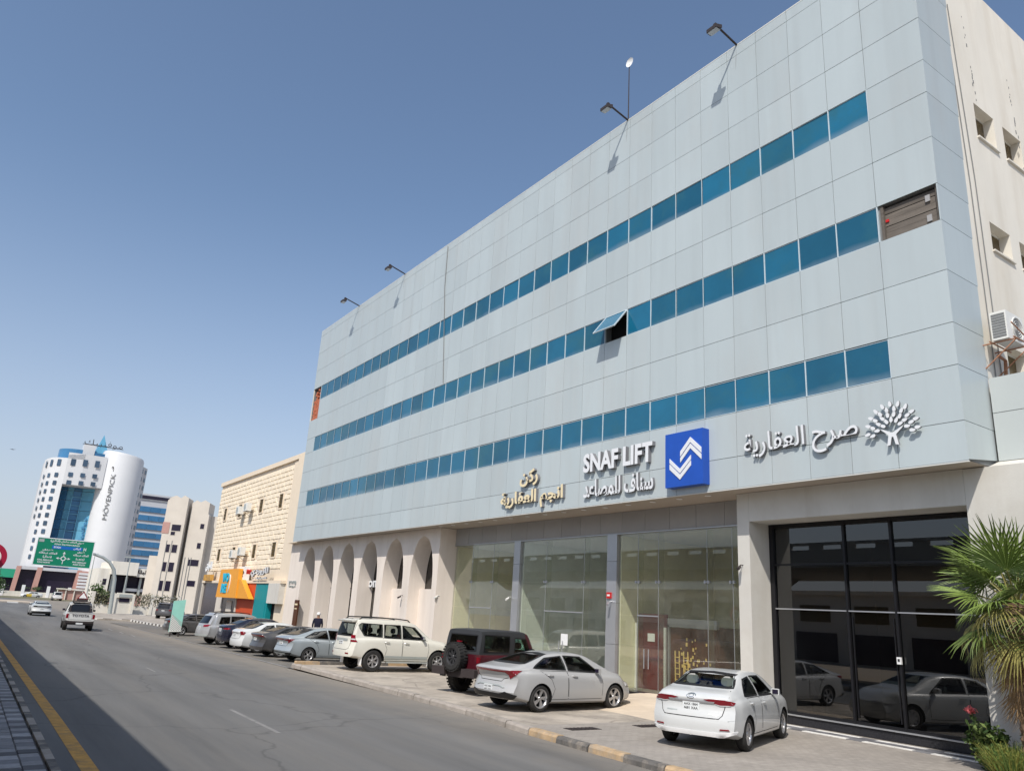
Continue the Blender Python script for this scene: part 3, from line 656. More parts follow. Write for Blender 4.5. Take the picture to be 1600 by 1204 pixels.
# what stands inside the shops
b = MB(); b.box(19.55, 19.62, 18.88, 20.35, .2, 2.62); prop(b.build('maroon_display_panel', M['maroon']), 'tall maroon panel with a white notice behind the shop glass', 'display panel')
b = MB(); b.box(19.535, 19.548, 19.42, 19.75, 1.72, 1.98); prop(b.build('paper_notice', M['white']), 'small white paper notice taped on the maroon panel', 'notice')
t = thing('lift_cabin_sample', 'brown sample lift cabin with gold ornament standing inside the shop', 'lift cabin', (19.7, 17.8, .2))
b = MB(); b.box(-.1, -.03, -1.0, .95, 0, 2.02); b.box(-.05, 1.2, -1.02, -.96, 0, 2.1); b.build('cabin_panel', M['brown_wood'], t)
b = MB(); b.box(-.16, -.04, .95, 1.03, 0, 2.1); b.box(-.16, -.04, -1.06, 1.03, 2.03, 2.3); b.build('cabin_frame', M['steel'], t)
b = MB()
for y_ in (.25, .62): 
    for dy in (-.09, .09): b.tube([(-.12, y_+dy, .15), (-.12, y_+dy+.02, 1.3)], .022, 5)
    for k in range(6): b.tube([(-.12, y_-.09, .25+k*.17), (-.12, y_+.09, .25+k*.17)], .018, 5)
b.build('gold_ladder_ornament', M['gold'], t)
b = MB(); b.tube([(-.12, -.9, .72), (-.12, .15, .72)], .014, 5)
for k in range(30):
    y_ = random.uniform(-.6, .5)+.2*math.sin(k); z = .75+random.random()**1.5*1.0; r_ = random.uniform(.018, .05)
    b.box(-.115, -.103, y_-r_, y_+r_*.6, z-r_*1.6, z+r_)
b.build('gold_leaf_ornament', M['gold'], t)
b = MB(); b.box(19.4, 19.46, 18.80, 18.88, .2, 2.2); b.box(19.35, 19.41, 20.10, 20.17, .2, 2.3); prop(b.build('white_door_frame', M['white']), 'pair of slim white upright posts inside the shop window', 'door frame')
b = MB(); b.box(21.6, 21.65, 14.6, 15.6, .2, 2.35); prop(b.build('dark_doorway', M['dark_win']), 'dark doorway in the shop interior beside the pillar', 'doorway')
b = MB(); b.box(21.6, 21.7, 27.2, 30.6, .2, 2.8); b.box(21.56, 21.6, 28.85, 28.89, .2, 2.8); b.box(21.56, 21.6, 30.0, 30.04, .2, 2.8); prop(b.build('cream_partition', M['wall_cream_in']), 'cream partition with doors inside the far glass shop', 'partition')
b = MB(); b.box(21.54, 21.558, 29.3, 29.42, 2.0, 2.4); prop(b.build('paper_notice', M['white']), 'narrow white notice on the cream partition', 'notice')
b = MB(); b.box(22.4, 23.1, 21.6, 23.9, .2, 1.05); prop(b.build('reception_counter', M['wall_white_in']), 'white counter inside the middle glass shop', 'counter')
b = MB(); b.box(G0-.008, G0-.002, 22.9, 23.3, 1.35, 1.75); prop(b.build('door_sticker', M['white']), 'white square sticker on the glass door of the middle shop', 'sticker')
b = MB(); b.box(23.2, 23.48, 16.2, 17.4, 4.2, 4.5); prop(b.build('split_unit', M['ac_white']), 'white indoor air conditioner high on the shop back wall', 'air conditioner')
# red alarm box and small cameras on the piers
b = MB(); b.prism([(-20.68, 3.05), (-20.46, 3.05), (-20.46, 3.25), (-20.68, 3.25)], on_facade(18.5), 0, .05); ab = b.build('alarm_box', M['red']); prop(ab, 'small red box on the steel pier between the glass shops', 'alarm box')
b = MB(); b.box(18.444, 18.449, 20.5, 20.64, 3.12, 3.18); b.build('label_plate', M['white'], ab)
def spot(x, y_, z, lab, m='ac_white'):
    nm = 'wall_lamp' if 'lamp' in lab else 'wall_camera'
    t = thing(nm, lab, nm.split('_')[1], (x, y_, z), 0, 'small %ss on the piers' % nm.split('_')[1])
    b = MB(); b.tube([(0, 0, 0), (-.1, 0, 0), (-.14, 0, -.04)], .014, 6); b.build('bracket', M[m], t)
    b = MB(); b.tube([(-.10, .02, -.05), (-.28, -.06, -.12)], [.04, .045], 8); b.build('camera_body', M[m], t, smooth=True)
spot(18.5, 20.45, 2.95, 'small camera on the steel pier just below the red box', 'steel')
spot(18.5, 26.55, 3.0, 'small white camera on the steel pier beside the far glass shop')
spot(17.7, 14.2, 4.0, 'small dark lamp high on the pale pillar right of the glass shops', 'dark_metal')
spot(17.9, 31.36, 2.95, 'small white camera on the side of the arcade end pier')
spot(17.7, 34.6, 2.9, 'small dark lamp on the second arcade pier', 'dark_metal')
# dark shopfront with black frames
b = MB(); b.box(18.5, 18.8, 8.13, 13.94, .01, .22); part(b, 'granite_plinth', M['granite'])
b = MB(); b.box(18.46, 18.8, 8.13, 13.94, .222, .25); part(b, 'plinth_ledge', M['steel'])
xs = [(8.13, 8.2), (10.35, 10.41), (11.62, 11.68), (13.80, 13.94)]
b = MB()
for a, c in xs: b.box(18.54, 18.66, a, c, .25, 5.18)
for (a, c) in ((8.2, 10.35), (10.41, 11.62), (11.68, 13.80)):
    b.box(18.55, 18.65, a, c, 5.08, 5.18); b.box(18.56, 18.65, a, c, 4.05, 4.10); b.box(18.55, 18.65, a, c, .25, .32)
part(b, 'black_frame', M['black_frame'])
b = MB()
for (a, c) in ((8.2, 10.35), (10.41, 11.62), (11.68, 13.80)): b.box(18.535, 18.65, a, c, 2.88, 2.91)
part(b, 'transom', M['steel'])
for (a, c) in ((8.2, 10.35), (10.41, 11.62), (11.68, 13.80)):
    for z0, z1 in ((.32, 2.88), (2.91, 4.05), (4.10, 5.08)):
        q = MB(); q.box(18.6, 18.612, a, c, z0, z1); part(q, 'dark_pane', M['dark_glass'])
b = MB(); b.box(18.57, 18.64, 10.47, 10.495, .4, 2.75); b.box(18.57, 18.64, 11.54, 11.565, .4, 2.75); part(b, 'door_stile', M['black_frame'])
b = MB(); b.box(18.48, 18.54, 10.33, 10.43, 1.72, 1.88); ic = b.build('intercom', M['white']); prop(ic, 'small white door intercom on the black frame', 'intercom')
b = MB(); b.box(18.474, 18.479, 10.355, 10.405, 1.78, 1.84); b.build('button_panel', M['black'], ic)
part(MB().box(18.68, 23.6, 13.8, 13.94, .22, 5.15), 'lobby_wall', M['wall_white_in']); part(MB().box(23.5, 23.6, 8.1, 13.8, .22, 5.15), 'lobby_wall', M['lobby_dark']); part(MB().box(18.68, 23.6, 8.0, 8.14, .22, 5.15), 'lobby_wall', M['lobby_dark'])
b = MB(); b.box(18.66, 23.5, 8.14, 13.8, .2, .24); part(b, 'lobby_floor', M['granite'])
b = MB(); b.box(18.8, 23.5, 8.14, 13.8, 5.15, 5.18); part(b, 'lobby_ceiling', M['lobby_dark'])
b = MB()
for k in range(3): b.box(18.75, 19.6, 8.25, 10.0-.5*k, .245+.17*k, .415+.17*k-.003)
o = b.build('white_steps', M['wall_white_in']); prop(o, 'three pale interior steps low behind the dark glass', 'steps')

# ------------------------------------------------------------------ arcade of pointed arches
ACn = [32.95+2.98*k for k in range(6)]
def arch(yc, a=1.13, zs=3.5, h=2.2, n=12):
    pts = [(yc-a, .02)]
    for i in range(n+1):
        t_ = i/n; pts.append((yc-a*max(0, 1-t_**2.2)**.5, zs+h*t_))
    return pts+[(2*yc-y_, z) for y_, z in pts[:-1][::-1]]
for k, yc in enumerate(ACn):
    ar = arch(yc)
    pl = [(yc-1.49, .02)]+ar+[(yc+1.49, .02), (yc+1.49, 5.985), (yc-1.49, 5.985)]
    q = MB(); q.prism(pl, YZ(17.7), 0, .9); part(q, 'arcade_pier', M['stucco'])
    q = MB(); q.prism(ar, YZ(18.62), 0, .03); pn_ = part(q, 'niche_glass', M['niche_glass'])
    q = MB(); q.box(18.57, 18.61, yc-.03, yc+.03, .02, 3.2); q.box(18.57, 18.61, yc-1.12, yc+1.12, 3.2, 3.27); part(q, 'niche_frame', M['dark_metal'])
    if k < 2:
        q = MB(); q.box(18.3, 18.56, yc-1.128, yc+1.128, .02, 3.25); part(q, 'niche_wall', M['stucco'])
part(MB().box(17.7, 18.9, 31.37, 31.458, .02, 5.985), 'end_pier', M['stucco']); part(MB().box(17.7, 24, 49.345, 51.42, -.4, 5.985), 'end_pier', M['stucco'])
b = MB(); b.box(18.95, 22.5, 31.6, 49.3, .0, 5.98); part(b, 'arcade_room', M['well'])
b = MB(); b.box(17.3, 24, 49.25, 51.38, 6.0, 11.9); part(b, 'link_wall', M['sand_trim'])
b = MB(); b.box(17.2, 18.6, 30.4, 51.5, -.45, .015); part(b, 'arcade_step', M['stucco_pale'])
# ================================================================== SIGNS ON THE FACADE
F_ = on_facade(16.915)
def wall_sign(name, label, cat, items, mats):
    mb = MB()
    for s, yl, yr, z0, z1, d, bo in items: text_mesh(mb, s, F_, -yl, -yr, z0, z1, d, bo, 0, 1)
    return prop(mb.build(name, mats, fix=False), label, cat)
WL = [M['white_letter'], M['letter_side']]
wall_sign('lettering', 'raised white Latin block letters left of the square blue box sign', 'sign letters', [('SNAF LIFT', 20.15, 16.82, 7.12, 7.78, .14, .035)], WL)
wall_sign('lettering', 'white raised Arabic line under the white Latin block letters', 'sign letters', [('سناف للمصاعد', 20.15, 16.82, 6.26, 6.86, .10, .022)], WL)
wall_sign('lettering', 'pale gold raised Arabic name on two lines, leftmost of the big facade signs', 'sign letters', [('ركن', 23.95, 22.8, 7.0, 7.66, .12, .032), ('انجم العقارية', 25.2, 21.25, 6.14, 6.88, .12, .034)], [M['gold_letter'], M['letter_side']])
wall_sign('lettering', 'white raised Arabic calligraphy left of the white tree emblem', 'sign letters', [('صرح العقارية', 13.35, 10.0, 6.62, 7.42, .10, .006)], WL)
bx = thing('sign_box', 'square blue box sign with white up and down arrow chevrons', 'sign', (16.78, 15.395, 7.0))
MB().box(-.14, .14, -.735, .735, -.81, .82).build('box_panel', M['blue'], bx)
mb = MB(); A = lambda u, v, w_: (-.14-w_, .735-u*1.47, -.81+v*1.63)
for pl in ([(.42, .635), (.69, .87), (.97, .65), (.97, .55), (.69, .775), (.42, .54)], [(.42, .515), (.69, .75), (.97, .525), (.97, .435), (.69, .665), (.42, .43)],
           [(.13, .43), (.41, .21), (.70, .44), (.70, .35), (.41, .12), (.13, .33)], [(.13, .53), (.41, .315), (.70, .54), (.70, .46), (.41, .235), (.13, .45)]):
    mb.prism(pl, A, .0, .02)
mb.build('arrow_emblem', M['white_letter'], bx)
rt_ = random.Random(3)
te = thing('tree_emblem', 'white raised emblem of a leafy tree near the building corner', 'emblem', (16.915, 9.15, 6.52))
E_ = lambda u, v, w_: (-w_, -u, v)
def leaf(mb, x, z, ang, l, wd):
    pts = []
    for i in range(10):
        t_ = 2*math.pi*i/10; a = l*math.cos(t_); b = wd*math.sin(t_)*(1-.25*math.cos(t_))
        pts.append((x+a*math.cos(ang)-b*math.sin(ang), z+a*math.sin(ang)+b*math.cos(ang)))
    mb.prism(pts, E_, .06, .12, 0, 1)
for r_, n_, a0, a1 in ((.27, 5, 30, 150), (.40, 8, 6, 174), (.53, 10, -8, 188), (.66, 11, -2, 182)):
    for k in range(n_):
        an = R(a0+(a1-a0)*k/(n_-1)); mb = MB(); leaf(mb, r_*.9*math.cos(an), .36+r_*.95*math.sin(an), an+rt_.uniform(-.25, .25), .072, .040); mb.build('emblem_leaf', WL, te)
mb = MB(); mb.prism([(-.14, 0), (-.06, .02), (-.02, .2), (.02, .2), (.06, .02), (.14, 0), (.09, .25), (.28, .42), (.2, .40), (.0, .30), (-.2, .40), (-.28, .42), (-.09, .25)], E_, .06, .12, 0, 1); mb.build('emblem_trunk', WL, te)
# roof floodlights
pos_txt = {13.26: 'nearest of the four floodlights on the roof edge, close to the panelled corner', 18.36: 'floodlight on the roof edge beside the thin antenna mast',
           36.6: 'third floodlight along the roof edge, towards the far end', 42.9: 'farthest floodlight on the roof edge'}
for yy in (13.26, 18.36, 36.6, 42.9):
    t = thing('floodlight', pos_txt[yy], 'floodlight', (16.95, yy, 20.44), 0, 'floodlights along the roof edge')
    MB().tube([(0, 0, 0), (-.75, .02, .20), (-.98, .03, .27)], .035, 8).build('arm', M['dark_metal'], t)
    hb = MB(); hb.prism([(-.24, -.10), (.24, -.10), (.30, .10), (-.30, .10)], lambda u, v, w_: (-.98+v*1.2-.12, u*.8+.03, .10-w_+v*.25), 0, .12); hb.box(-1.06, -.96, -.02, .08, .06, .30); hb.build('lamp_housing', M['dark_metal'], t)
    MB().box(-1.20, -1.0, -.15, .2, -.055, -.03).build('lamp_lens', M['steel'], t)
    MB().tube([(-.02, .01, .02), (-.03, .04, -.5), (-.02, .08, -1.1)], .008, 5).build('cable', M['gap'], t)
t = thing('antenna_mast', 'thin roof mast topped by a small white dish', 'antenna', (17.3, 18.75, 20.4))
MB().tube([(0, 0, 0), (0, 0, 3.0)], [.025, .018], 6).build('mast', M['dark_metal'], t)
MB().lathe([(.0, -.02), (.10, .0), (.19, .06), (.2, .07)], lambda u, v, w_: (.02-w_*.6-.02, u-.06, 3.08+v-w_*.3), 16).build('dish', M['white'], t, smooth=True)
# air conditioner on a rusty bracket
t = thing('outdoor_unit', 'white air conditioner unit on rusty bracket by the cream side wall', 'air conditioner', (18.6, 7.2, 8.95))
b = MB(); b.box(-.42, .42, -.17, .17, 0, .68); b.build('casing', M['ac_white'], t)
b = MB(); 
for k in range(9): b.box(-.432, -.421, -.14, .14, .06+k*.065, .10+k*.065)
b.build('side_grille', M['gap'], t)
b = MB(); C_ = lambda u, v, w_: (.1+u, -.171-w_, .34+v)
b.lathe([(.28, 0), (.28, .02), (.26, .02), (.26, 0)], C_, 24)
for r_ in (.06, .12, .18, .23): b.lathe([(r_, .005), (r_+.012, .012), (r_+.012, .0)], C_, 20)
b.build('fan_guard', M['ac_white'], t)
MB().lathe([(0, .0005), (.255, .0005)], C_, 24).build('fan_recess', M['gap'], t)
b = MB()
for x in (-.35, .35): b.tube([(x, -.32, -.03), (x, .46, -.03)], .018, 5); b.tube([(x, -.30, -.03), (x, .44, -.62)], .016, 5)
b.tube([(-.5, -.3, -.03), (.55, -.3, -.03)], .018, 5); b.tube([(-.5, .2, -.03), (.55, .2, -.03)], .018, 5); b.tube([(-.6, -.33, .28), (.3, -.36, -.02)], .016, 5)
b.build('bracket', M['rust'], t)
b = MB(); b.tube([(.1, .3, -.2), (.5, .32, -.22), (.55, .4, -.9)], .04, 8); b.build('copper_pipe', M['rust'], t)

# arcade fittings
mb = MB(); text_mesh(mb, 'aroma', on_facade(18.42), -41.0, -38.35, 3.30, 3.66, .06, .03, 0, 1, False)
prop(mb.build('lettering', WL, fix=False), 'white Latin letters standing inside one of the arcade arches', 'sign letters')
mb = MB(); text_mesh(mb, 'aroma', on_facade(17.69), -51.05, -49.65, 3.42, 3.6, .03, .02, 0, 0, False); text_mesh(mb, 'ارومــا'.replace('ـ', ''), on_facade(17.69), -51.0, -49.7, 3.18, 3.38, .03, .02)
prop(mb.build('lettering', M['galv'], fix=False), 'small grey two-line lettering on the far end pier', 'sign letters')
b = MB(); b.box(17.62, 17.69, 48.62, 49.3, .02, 2.42); dd = b.build('menu_board', M['brown_wood']); prop(dd, 'tall brown menu board on the last arcade pier', 'board')
b = MB(); b.box(17.605, 17.618, 48.72, 49.2, 2.1, 2.2); b.box(17.605, 17.618, 48.76, 49.16, 1.86, 1.92); b.build('board_lettering', M['gold_letter'], dd)

# ================================================================== FLYOVER on the photographer's side (throws the shade on the kerb lane)
fo = thing('flyover', 'concrete flyover deck with open parapet along the left of the road', 'flyover', (-7, 20, 0)); fo_l = Vector((7, -20, 0))
def fpart(mb, n, m): o = mb.build(n, m, fo); o.location = fo_l; return o
fpart(MB().box(-12.5, -2.0, -90, 108, 5.9, 6.75), 'deck', M['viaduct'])
for sx in (-2.25, -12.5):
    b = MB(); b.box(sx, sx+.25, -90, 108, 6.752, 6.86); b.box(sx-.02, sx+.27, -90, 108, 7.12, 7.26)
    for k in range(100): b.box(sx+.02, sx+.23, -90+k*2, -89.2+k*2, 6.86, 7.12)
    fpart(b, 'parapet', M['viaduct'])
for yy in (-70, -40, -12, 34, 62, 90):
    fpart(MB().lathe([(.75, -.7), (.75, 4.6)], lambda u, v, w_: (-7+u, yy+v, w_), 20), 'column', M['viaduct'])
    fpart(MB().prism([(-10.5, 5.9), (-3.5, 5.9), (-6, 4.6), (-8, 4.6)], XZ(yy-.7), 0, 1.4), 'crosshead', M['viaduct'])

OP = thing('added_opposite_block', 'long two storey shop block added out of view across the road so the glass mirrors something dark', 'building', (-34, 20, -.5))  # unseen block, added to give the shop glass something dark to mirror
MB().box(-10, 0, -60, 80, 0, 6.6).build('wall', M['stone_pale'], OP); MB().box(-10.2, .4, -60.3, 80.3, 6.6, 7.0).build('parapet', M['sand_trim'], OP)
for k in range(23):
    MB().box(.003, .06, -58+k*6, -53.4+k*6, .3, 3.0).build('shopfront', M['dark_win'], OP); MB().box(.003, .06, -57.4+k*6, -54+k*6, 4.0, 5.6).build('window', M['bronze_win'], OP)

# ================================================================== SAND-COLOURED STONE BUILDING
SB = thing('stone_faced_building', 'sand coloured building faced in rusticated stone rows above bright shopfronts', 'building', (18, 62, 0)); so_l = Vector((-18, -62, 0))
def sp_(mb, n, m, parent=None, kind=None):
    o = mb.build(n, m, parent or SB)
    if parent is None: o.location = so_l
    if kind: o['kind'] = kind
    return o
sp_(MB().box(17.86, 34, 51.5, 73.0, 3.5, 12.0), 'wall', M['sand_trim'])
sp_(MB().box(17.80, 17.86, 51.5, 53.6, -.4, 11.95), 'corner_pilaster', M['sand_trim'])
sp_(MB().box(17.70, 34, 51.45, 73.05, 12.0, 12.34), 'parapet_cap', M['orange'] if 0 else M['sand_trim'])
wins = [(70.05, 70.85, 8.8, 9.82), (65.48, 66.4, 8.8, 9.82), (59.82, 60.65, 8.76, 9.78), (55.2, 56.0, 8.76, 9.78),
        (69.95, 70.82, 5.3, 6.3), (65.45, 66.35, 5.3, 6.3), (59.9, 60.72, 5.3, 6.3), (55.25, 56.1, 5.28, 6.3)]
blk = MB()
zz = 4.42; rr_ = 0
while zz < 11.7:
    y_ = 53.66+(.43 if rr_ % 2 else 0)-.43
    while y_ < 73:
        a, c = max(53.66, y_), min(72.98, y_+.86)
        hit = any(a < w_[1]+.1 and c > w_[0]-.1 and zz < w_[3]+.05 and zz+.345 > w_[2]-.12 for w_ in wins)
        if c-a > .15 and not hit:
            e = .05; i0 = len(blk.v); o0 = 17.86; o1 = 17.812+random.uniform(-.012, .012)
            blk.v += [(o0, a+.008, zz+.008), (o0, c-.008, zz+.008), (o0, c-.008, zz+.34), (o0, a+.008, zz+.34), (o1, a+e, zz+e), (o1, c-e, zz+e), (o1, c-e, zz+.30), (o1, a+e, zz+.30)]
            for q in ((4, 5, 6, 7), (0, 1, 5, 4), (1, 2, 6, 5), (2, 3, 7, 6), (3, 0, 4, 7)): blk.f.append(tuple(i0+i for i in q)); blk.mi.append(0)
        y_ += .86
    zz += .347; rr_ += 1
sp_(blk, 'stone_blocks', M['sandstone'], kind='stuff')
for i, (a, c, z0, z1) in enumerate(wins):
    f_ = sp_(MB().box(17.80, 17.865, a-.08, a, z0-.06, z1+.06).box(17.80, 17.865, c, c+.08, z0-.06, z1+.06).box(17.79, 17.865, a, c, z0-.1, z0).box(17.80, 17.865, a, c, z1, z1+.06), 'window', M['sand_trim'])
    MB().box(17.84, 17.858, a+.002, c-.002, z0+.002, z1-.002).build('pane', M['bronze_win'], f_)
    b = MB(); 
    for k in range(3): b.box(17.81, 17.835, a+(c-a)*(k+1)/4-.012, a+(c-a)*(k+1)/4+.012, z0, z1)
    for k in range(3): b.box(17.812, 17.832, a, c, z0+(z1-z0)*(k+1)/4-.012, z0+(z1-z0)*(k+1)/4+.012)
    b.build('grille', M['bronze_win'], f_)
acl = ['left one of the upper pair of air conditioners on the stone building', 'right one of the upper pair of air conditioners on the stone building',
       'left one of the lower pair of air conditioners above the orange sign', 'right one of the lower pair of air conditioners above the white signs']
for lb, (yy, z) in zip(acl, ((64.3, 8.85), (62.2, 8.95), (64.2, 5.35), (62.0, 5.5))):
    t = thing('outdoor_unit', lb, 'air conditioner', (17.35, yy, z), 0, 'air conditioners on the stone building')
    MB().box(-.18, .18, -.42, .42, 0, .62).build('casing', M['ac_white'], t)
    MB().lathe([(0, .002), (.25, .002), (.25, .012)], lambda u, v, w_: (-.18-w_, .1+u, .31+v), 16).build('fan_guard', M['galv'], t)
    MB().tube([(-.2, -.3, -.02), (.45, -.3, -.02)], .02, 5).tube([(-.2, .3, -.02), (.45, .3, -.02)], .02, 5).tube([(-.15, .3, -.02), (.45, .3, -.4)], .015, 5).build('bracket', M['dark_metal'], t)
# shop level
sp_(MB().box(17.42, 17.86, 51.9, 72.9, 3.42, 3.62), 'canopy_ledge', M['sand_trim'])
sp_(MB().box(17.87, 34, 51.5, 73, -.5, 3.42), 'shop_core', M['well'])
for y_ in (61.6, 72.6): sp_(MB().box(17.45, 17.86, y_, y_+.3, -.4, 3.42), 'shop_pier', M['stone_pale'])
sp_(MB().box(17.5, 17.86, 57.4, 61.55, -.4, 3.42), 'red_wall', M['red_wall'])
sp_(MB().box(17.5, 17.86, 54.4, 57.39, -.4, 3.42), 'teal_wall', M['teal'])
sp_(MB().box(17.46, 17.5, 54.7, 56.3, -.4, 2.2), 'teal_door', M['teal'])
sp_(MB().box(17.6, 17.86, 62.0, 72.5, -.4, 3.42), 'shop_glass_front', M['dark_win'])
sp_(MB().box(17.56, 17.6, 63.2, 64.6, -.4, 2.1), 'shop_shutter', M['stone_pale']); sp_(MB().box(17.56, 17.6, 66, 67.8, -.4, 2.3), 'shop_shutter', M['stone_pale'])
sp_(MB().box(17.4, 17.86, 52.0, 54.3, 2.1, 3.42), 'grey_lintel', M['stucco_pale'])
t = thing('shop_sign', 'big orange shop sign box with cyan lettering', 'sign', (17.1, 63.2, 2.3))
b = MB(); b.prism([(-2.7, 0), (2.9, 0), (2.7, 2.15), (-2.35, 2.15)], lambda u, v, w_: (-w_, -u, v), -.3, .12); b.build('sign_panel', M['orange'], t)
b = MB(); b.prism([(2.9, 0), (6.0, 0), (3.4, 1.35), (2.8, 1.35)], lambda u, v, w_: (-w_, -u, v), -.3, .05); b.build('sign_wing', M['orange'], t)
b = MB(); S_ = lambda u, v, w_: (-.12-w_, -u, v)
text_mesh(b, 'WO', S_, -1.35, .45, 1.15, 1.85, .06, .05); text_mesh(b, 'RE', S_, -1.35, .1, .35, 1.05, .06, .05)
b.build('sign_letters', M['cyan'], t, fix=False)
b = MB()
for k in range(7):
    a0, a1 = -1.1+k*.32, -1.1+(k+1)*.32
    b.prism([(.55+.35*math.cos(a0), 1.05+.75*math.sin(a0)), (.55+.35*math.cos(a1), 1.05+.75*math.sin(a1)), (.55+.26*math.cos(a1), 1.05+.68*math.sin(a1)), (.55+.26*math.cos(a0), 1.05+.68*math.sin(a0))], S_, 0, .06)
b.build('sign_swoosh', M['white_letter'], t)
b = MB(); text_mesh(b, 'لازوردي', on_facade(17.4), -58.4, -54.5, 3.85, 4.5, .14, .03, 0, 1); text_mesh(b, 'للعبايات', on_facade(17.4), -58.0, -54.8, 3.66, 3.84, .1, .02, 0, 1)
prop(b.build('lettering', [M['white_letter'], M['letter_side']], fix=False), 'white raised Arabic letters above the teal shop wall', 'sign letters')
t = thing('shop_sign', 'white shop sign panel with a small red mark beside the orange sign', 'sign', (17.35, 60.8, 3.62))
MB().box(-.04, .3, -.9, .75, 0, 1.0).build('sign_panel', M['white'], t)
MB().prism([(0, .45), (.2, .72), (-.08, .8)], lambda u, v, w_: (-.04-w_, -1.25-u, v), -.3, .02).build('red_mark', M['red'], t)
b = MB(); text_mesh(b, 'جود', lambda u, v, w_: (-.04-w_, -u, v), -.5, .6, .2, .8, .02, .03); b.build('sign_letters', M['dark_metal'], t, fix=False)
t = thing('shop_sign', 'white lettered sign over a yellow sign at the far end of the stone building', 'sign', (17.3, 70.6, 3.6))
b = MB(); text_mesh(b, 'الوان', lambda u, v, w_: (-w_, -u, v), -1.0, .9, .75, 1.6, .1, .04); b.build('sign_letters', M['white_letter'], t, fix=False)
MB().box(-.1, .2, -1.1, 1.1, 0, .5).build('yellow_panel', M['yellow_line'], t)
# white yard wall beyond
prop(MB().box(19.2, 25, 77.4, 77.65, -.6, 2.3).build('yard_wall', M['white']), 'plain white yard wall beside the stone building', 'wall')

# ================================================================== PALE LIMESTONE TOWER BUILDING
def local(px, py, ang):
    c, s = math.cos(ang), math.sin(ang)
    return lambda u, v, w_: (px+u*c-w_*s, py+u*s+w_*c, v)
LT = thing('limestone_building', 'pale limestone building with fin towers and stepped window surround', 'building', (26, 136, -.5)); lo = Vector((-26, -136, .5))
L1 = local(24.9, 135.6, R(-26))       # u along the front, w into the building
def lp(mb, n, m, parent=None):
    o = mb.build(n, m, parent or LT)
    if parent is None: o.location = lo
    return o
def bx(mb, fn, u0, u1, v0, v1, w0, w1, mi=0): mb.prism([(u0, v0), (u1, v0), (u1, v1), (u0, v1)], fn, w0, w1, mi); return mb
b = MB(); b.prism([(0, -.6), (3.2, -.6), (3.2, 17.6), (2.5, 18.0), (1.9, 17.5), (1.2, 17.9), (.5, 17.6), (0, 17.0)], L1, 0, 3.2); lp(b, 'front_tower', M['stone_pale'])
b = MB(); b.prism([(3.65, -.6), (6.6, -.6), (6.6, 15.2), (6.4, 15.4), (6.4, 17.2), (5.6, 17.6), (4.9, 17.2), (4.3, 17.5), (3.65, 17.0)], L1, 1.0, 5); lp(b, 'rear_tower', M['stone_pale'])
b = MB(); bx(b, L1, 3.0, 9.6, -.6, 15.2, 2.6, 12); bx(b, L1, -2.2, 3.0, -.6, 8.2, 3.3, 12); lp(b, 'main_block', M['stone_pale'])
def lwin(u0, u1, v0, v1, w_, m='dark_win'):
    f_ = MB(); bx(f_, L1, u0-.07, u1+.07, v0-.07, v1+.07, w_-.03, w_+.05); o = lp(f_, 'window', M['stone_pale'])
    bx(MB(), L1, u0, u1, v0, v1, w_-.045, w_-.032).build('pane', M[m], o)
for z0, z1 in ((8.75, 10.0), (5.75, 7.2), (2.75, 4.3)):
    lwin(1.05, 1.6, z0, z1, 0); lwin(1.95, 2.75, z0, z1, 0)
lwin(1.35, 2.75, 12.2, 13.2, 0); lwin(1.35, 2.0, 11.5, 12.05, 0)
bx(MB(), L1, -.1, .95, 11.5, 13.2, -.06, .02); b = bx(MB(), L1, -.1, 1.0, 11.7, 13.5, -.06, -.004); lp(b, 'pink_panel', M['pink'])
b = MB()
for u in (1.82, 1.0): bx(b, L1, u-.05, u+.05, 0, 10.6, -.05, -.004)
lp(b, 'groove', M['gap'])
for z0, z1 in ((12.9, 13.7), (9.7, 10.6)): lwin(5.5, 6.1, z0, z1, 1.0); 
lwin(4.5, 6.2, 6.9, 7.9, 1.0); lwin(4.9, 6.2, 3.7, 4.6, 1.0)
b = MB()
for u in (3.95, 4.5, 4.9): bx(b, L1, u, u+.09, 0, 8.2, .93, .996)
lp(b, 'pipe', M['gap'])

# low bank building with a deep cream canopy
BB = thing('low_bank_building', 'low cream building with deep canopy and dark green glass', 'building', (28, 186, -.5)); bo_ = Vector((-28, -186, .5))
def bp(mb, n, m, parent=None):
    o = mb.build(n, m, parent or BB)
    if parent is None: o.location = bo_
    return o
bp(MB().box(25.2, 30.3, 183, 200, 5.6, 8.3).box(30.3, 36, 183.4, 200, 5.4, 7.2), 'canopy', M['cream'])
bp(MB().box(23.0, 25.2, 183.5, 200, -.5, 6.7), 'side_block', M['cream'])
bp(MB().box(25.2, 36, 186, 200, -.5, 5.4), 'glass_hall', M['dark_win'])
for x in (25.6, 28.4, 31.2, 34): bp(MB().box(x, x+.45, 184.4, 184.9, -.5, 5.39), 'column', M['galv'])
bp(MB().box(25.3, 36, 184, 184.3, -.5, 1.6), 'red_base', M['pink'])
bp(MB().box(29.0, 33.5, 184.95, 185.2, 2.4, 3.0), 'white_band', M['white'])
for z0, z1 in ((3.4, 4.6), (.6, 1.8)): bp(MB().box(24.0, 24.7, 183.46, 183.52, z0, z1), 'window', M['dark_win'])
b = MB(); text_mesh(b, 'بنك البلاد', to_camera(183.38), 29.6, 35.2, 6.0, 6.9, .1, .03); bp(b, 'sign_letters', M['dark_metal'])
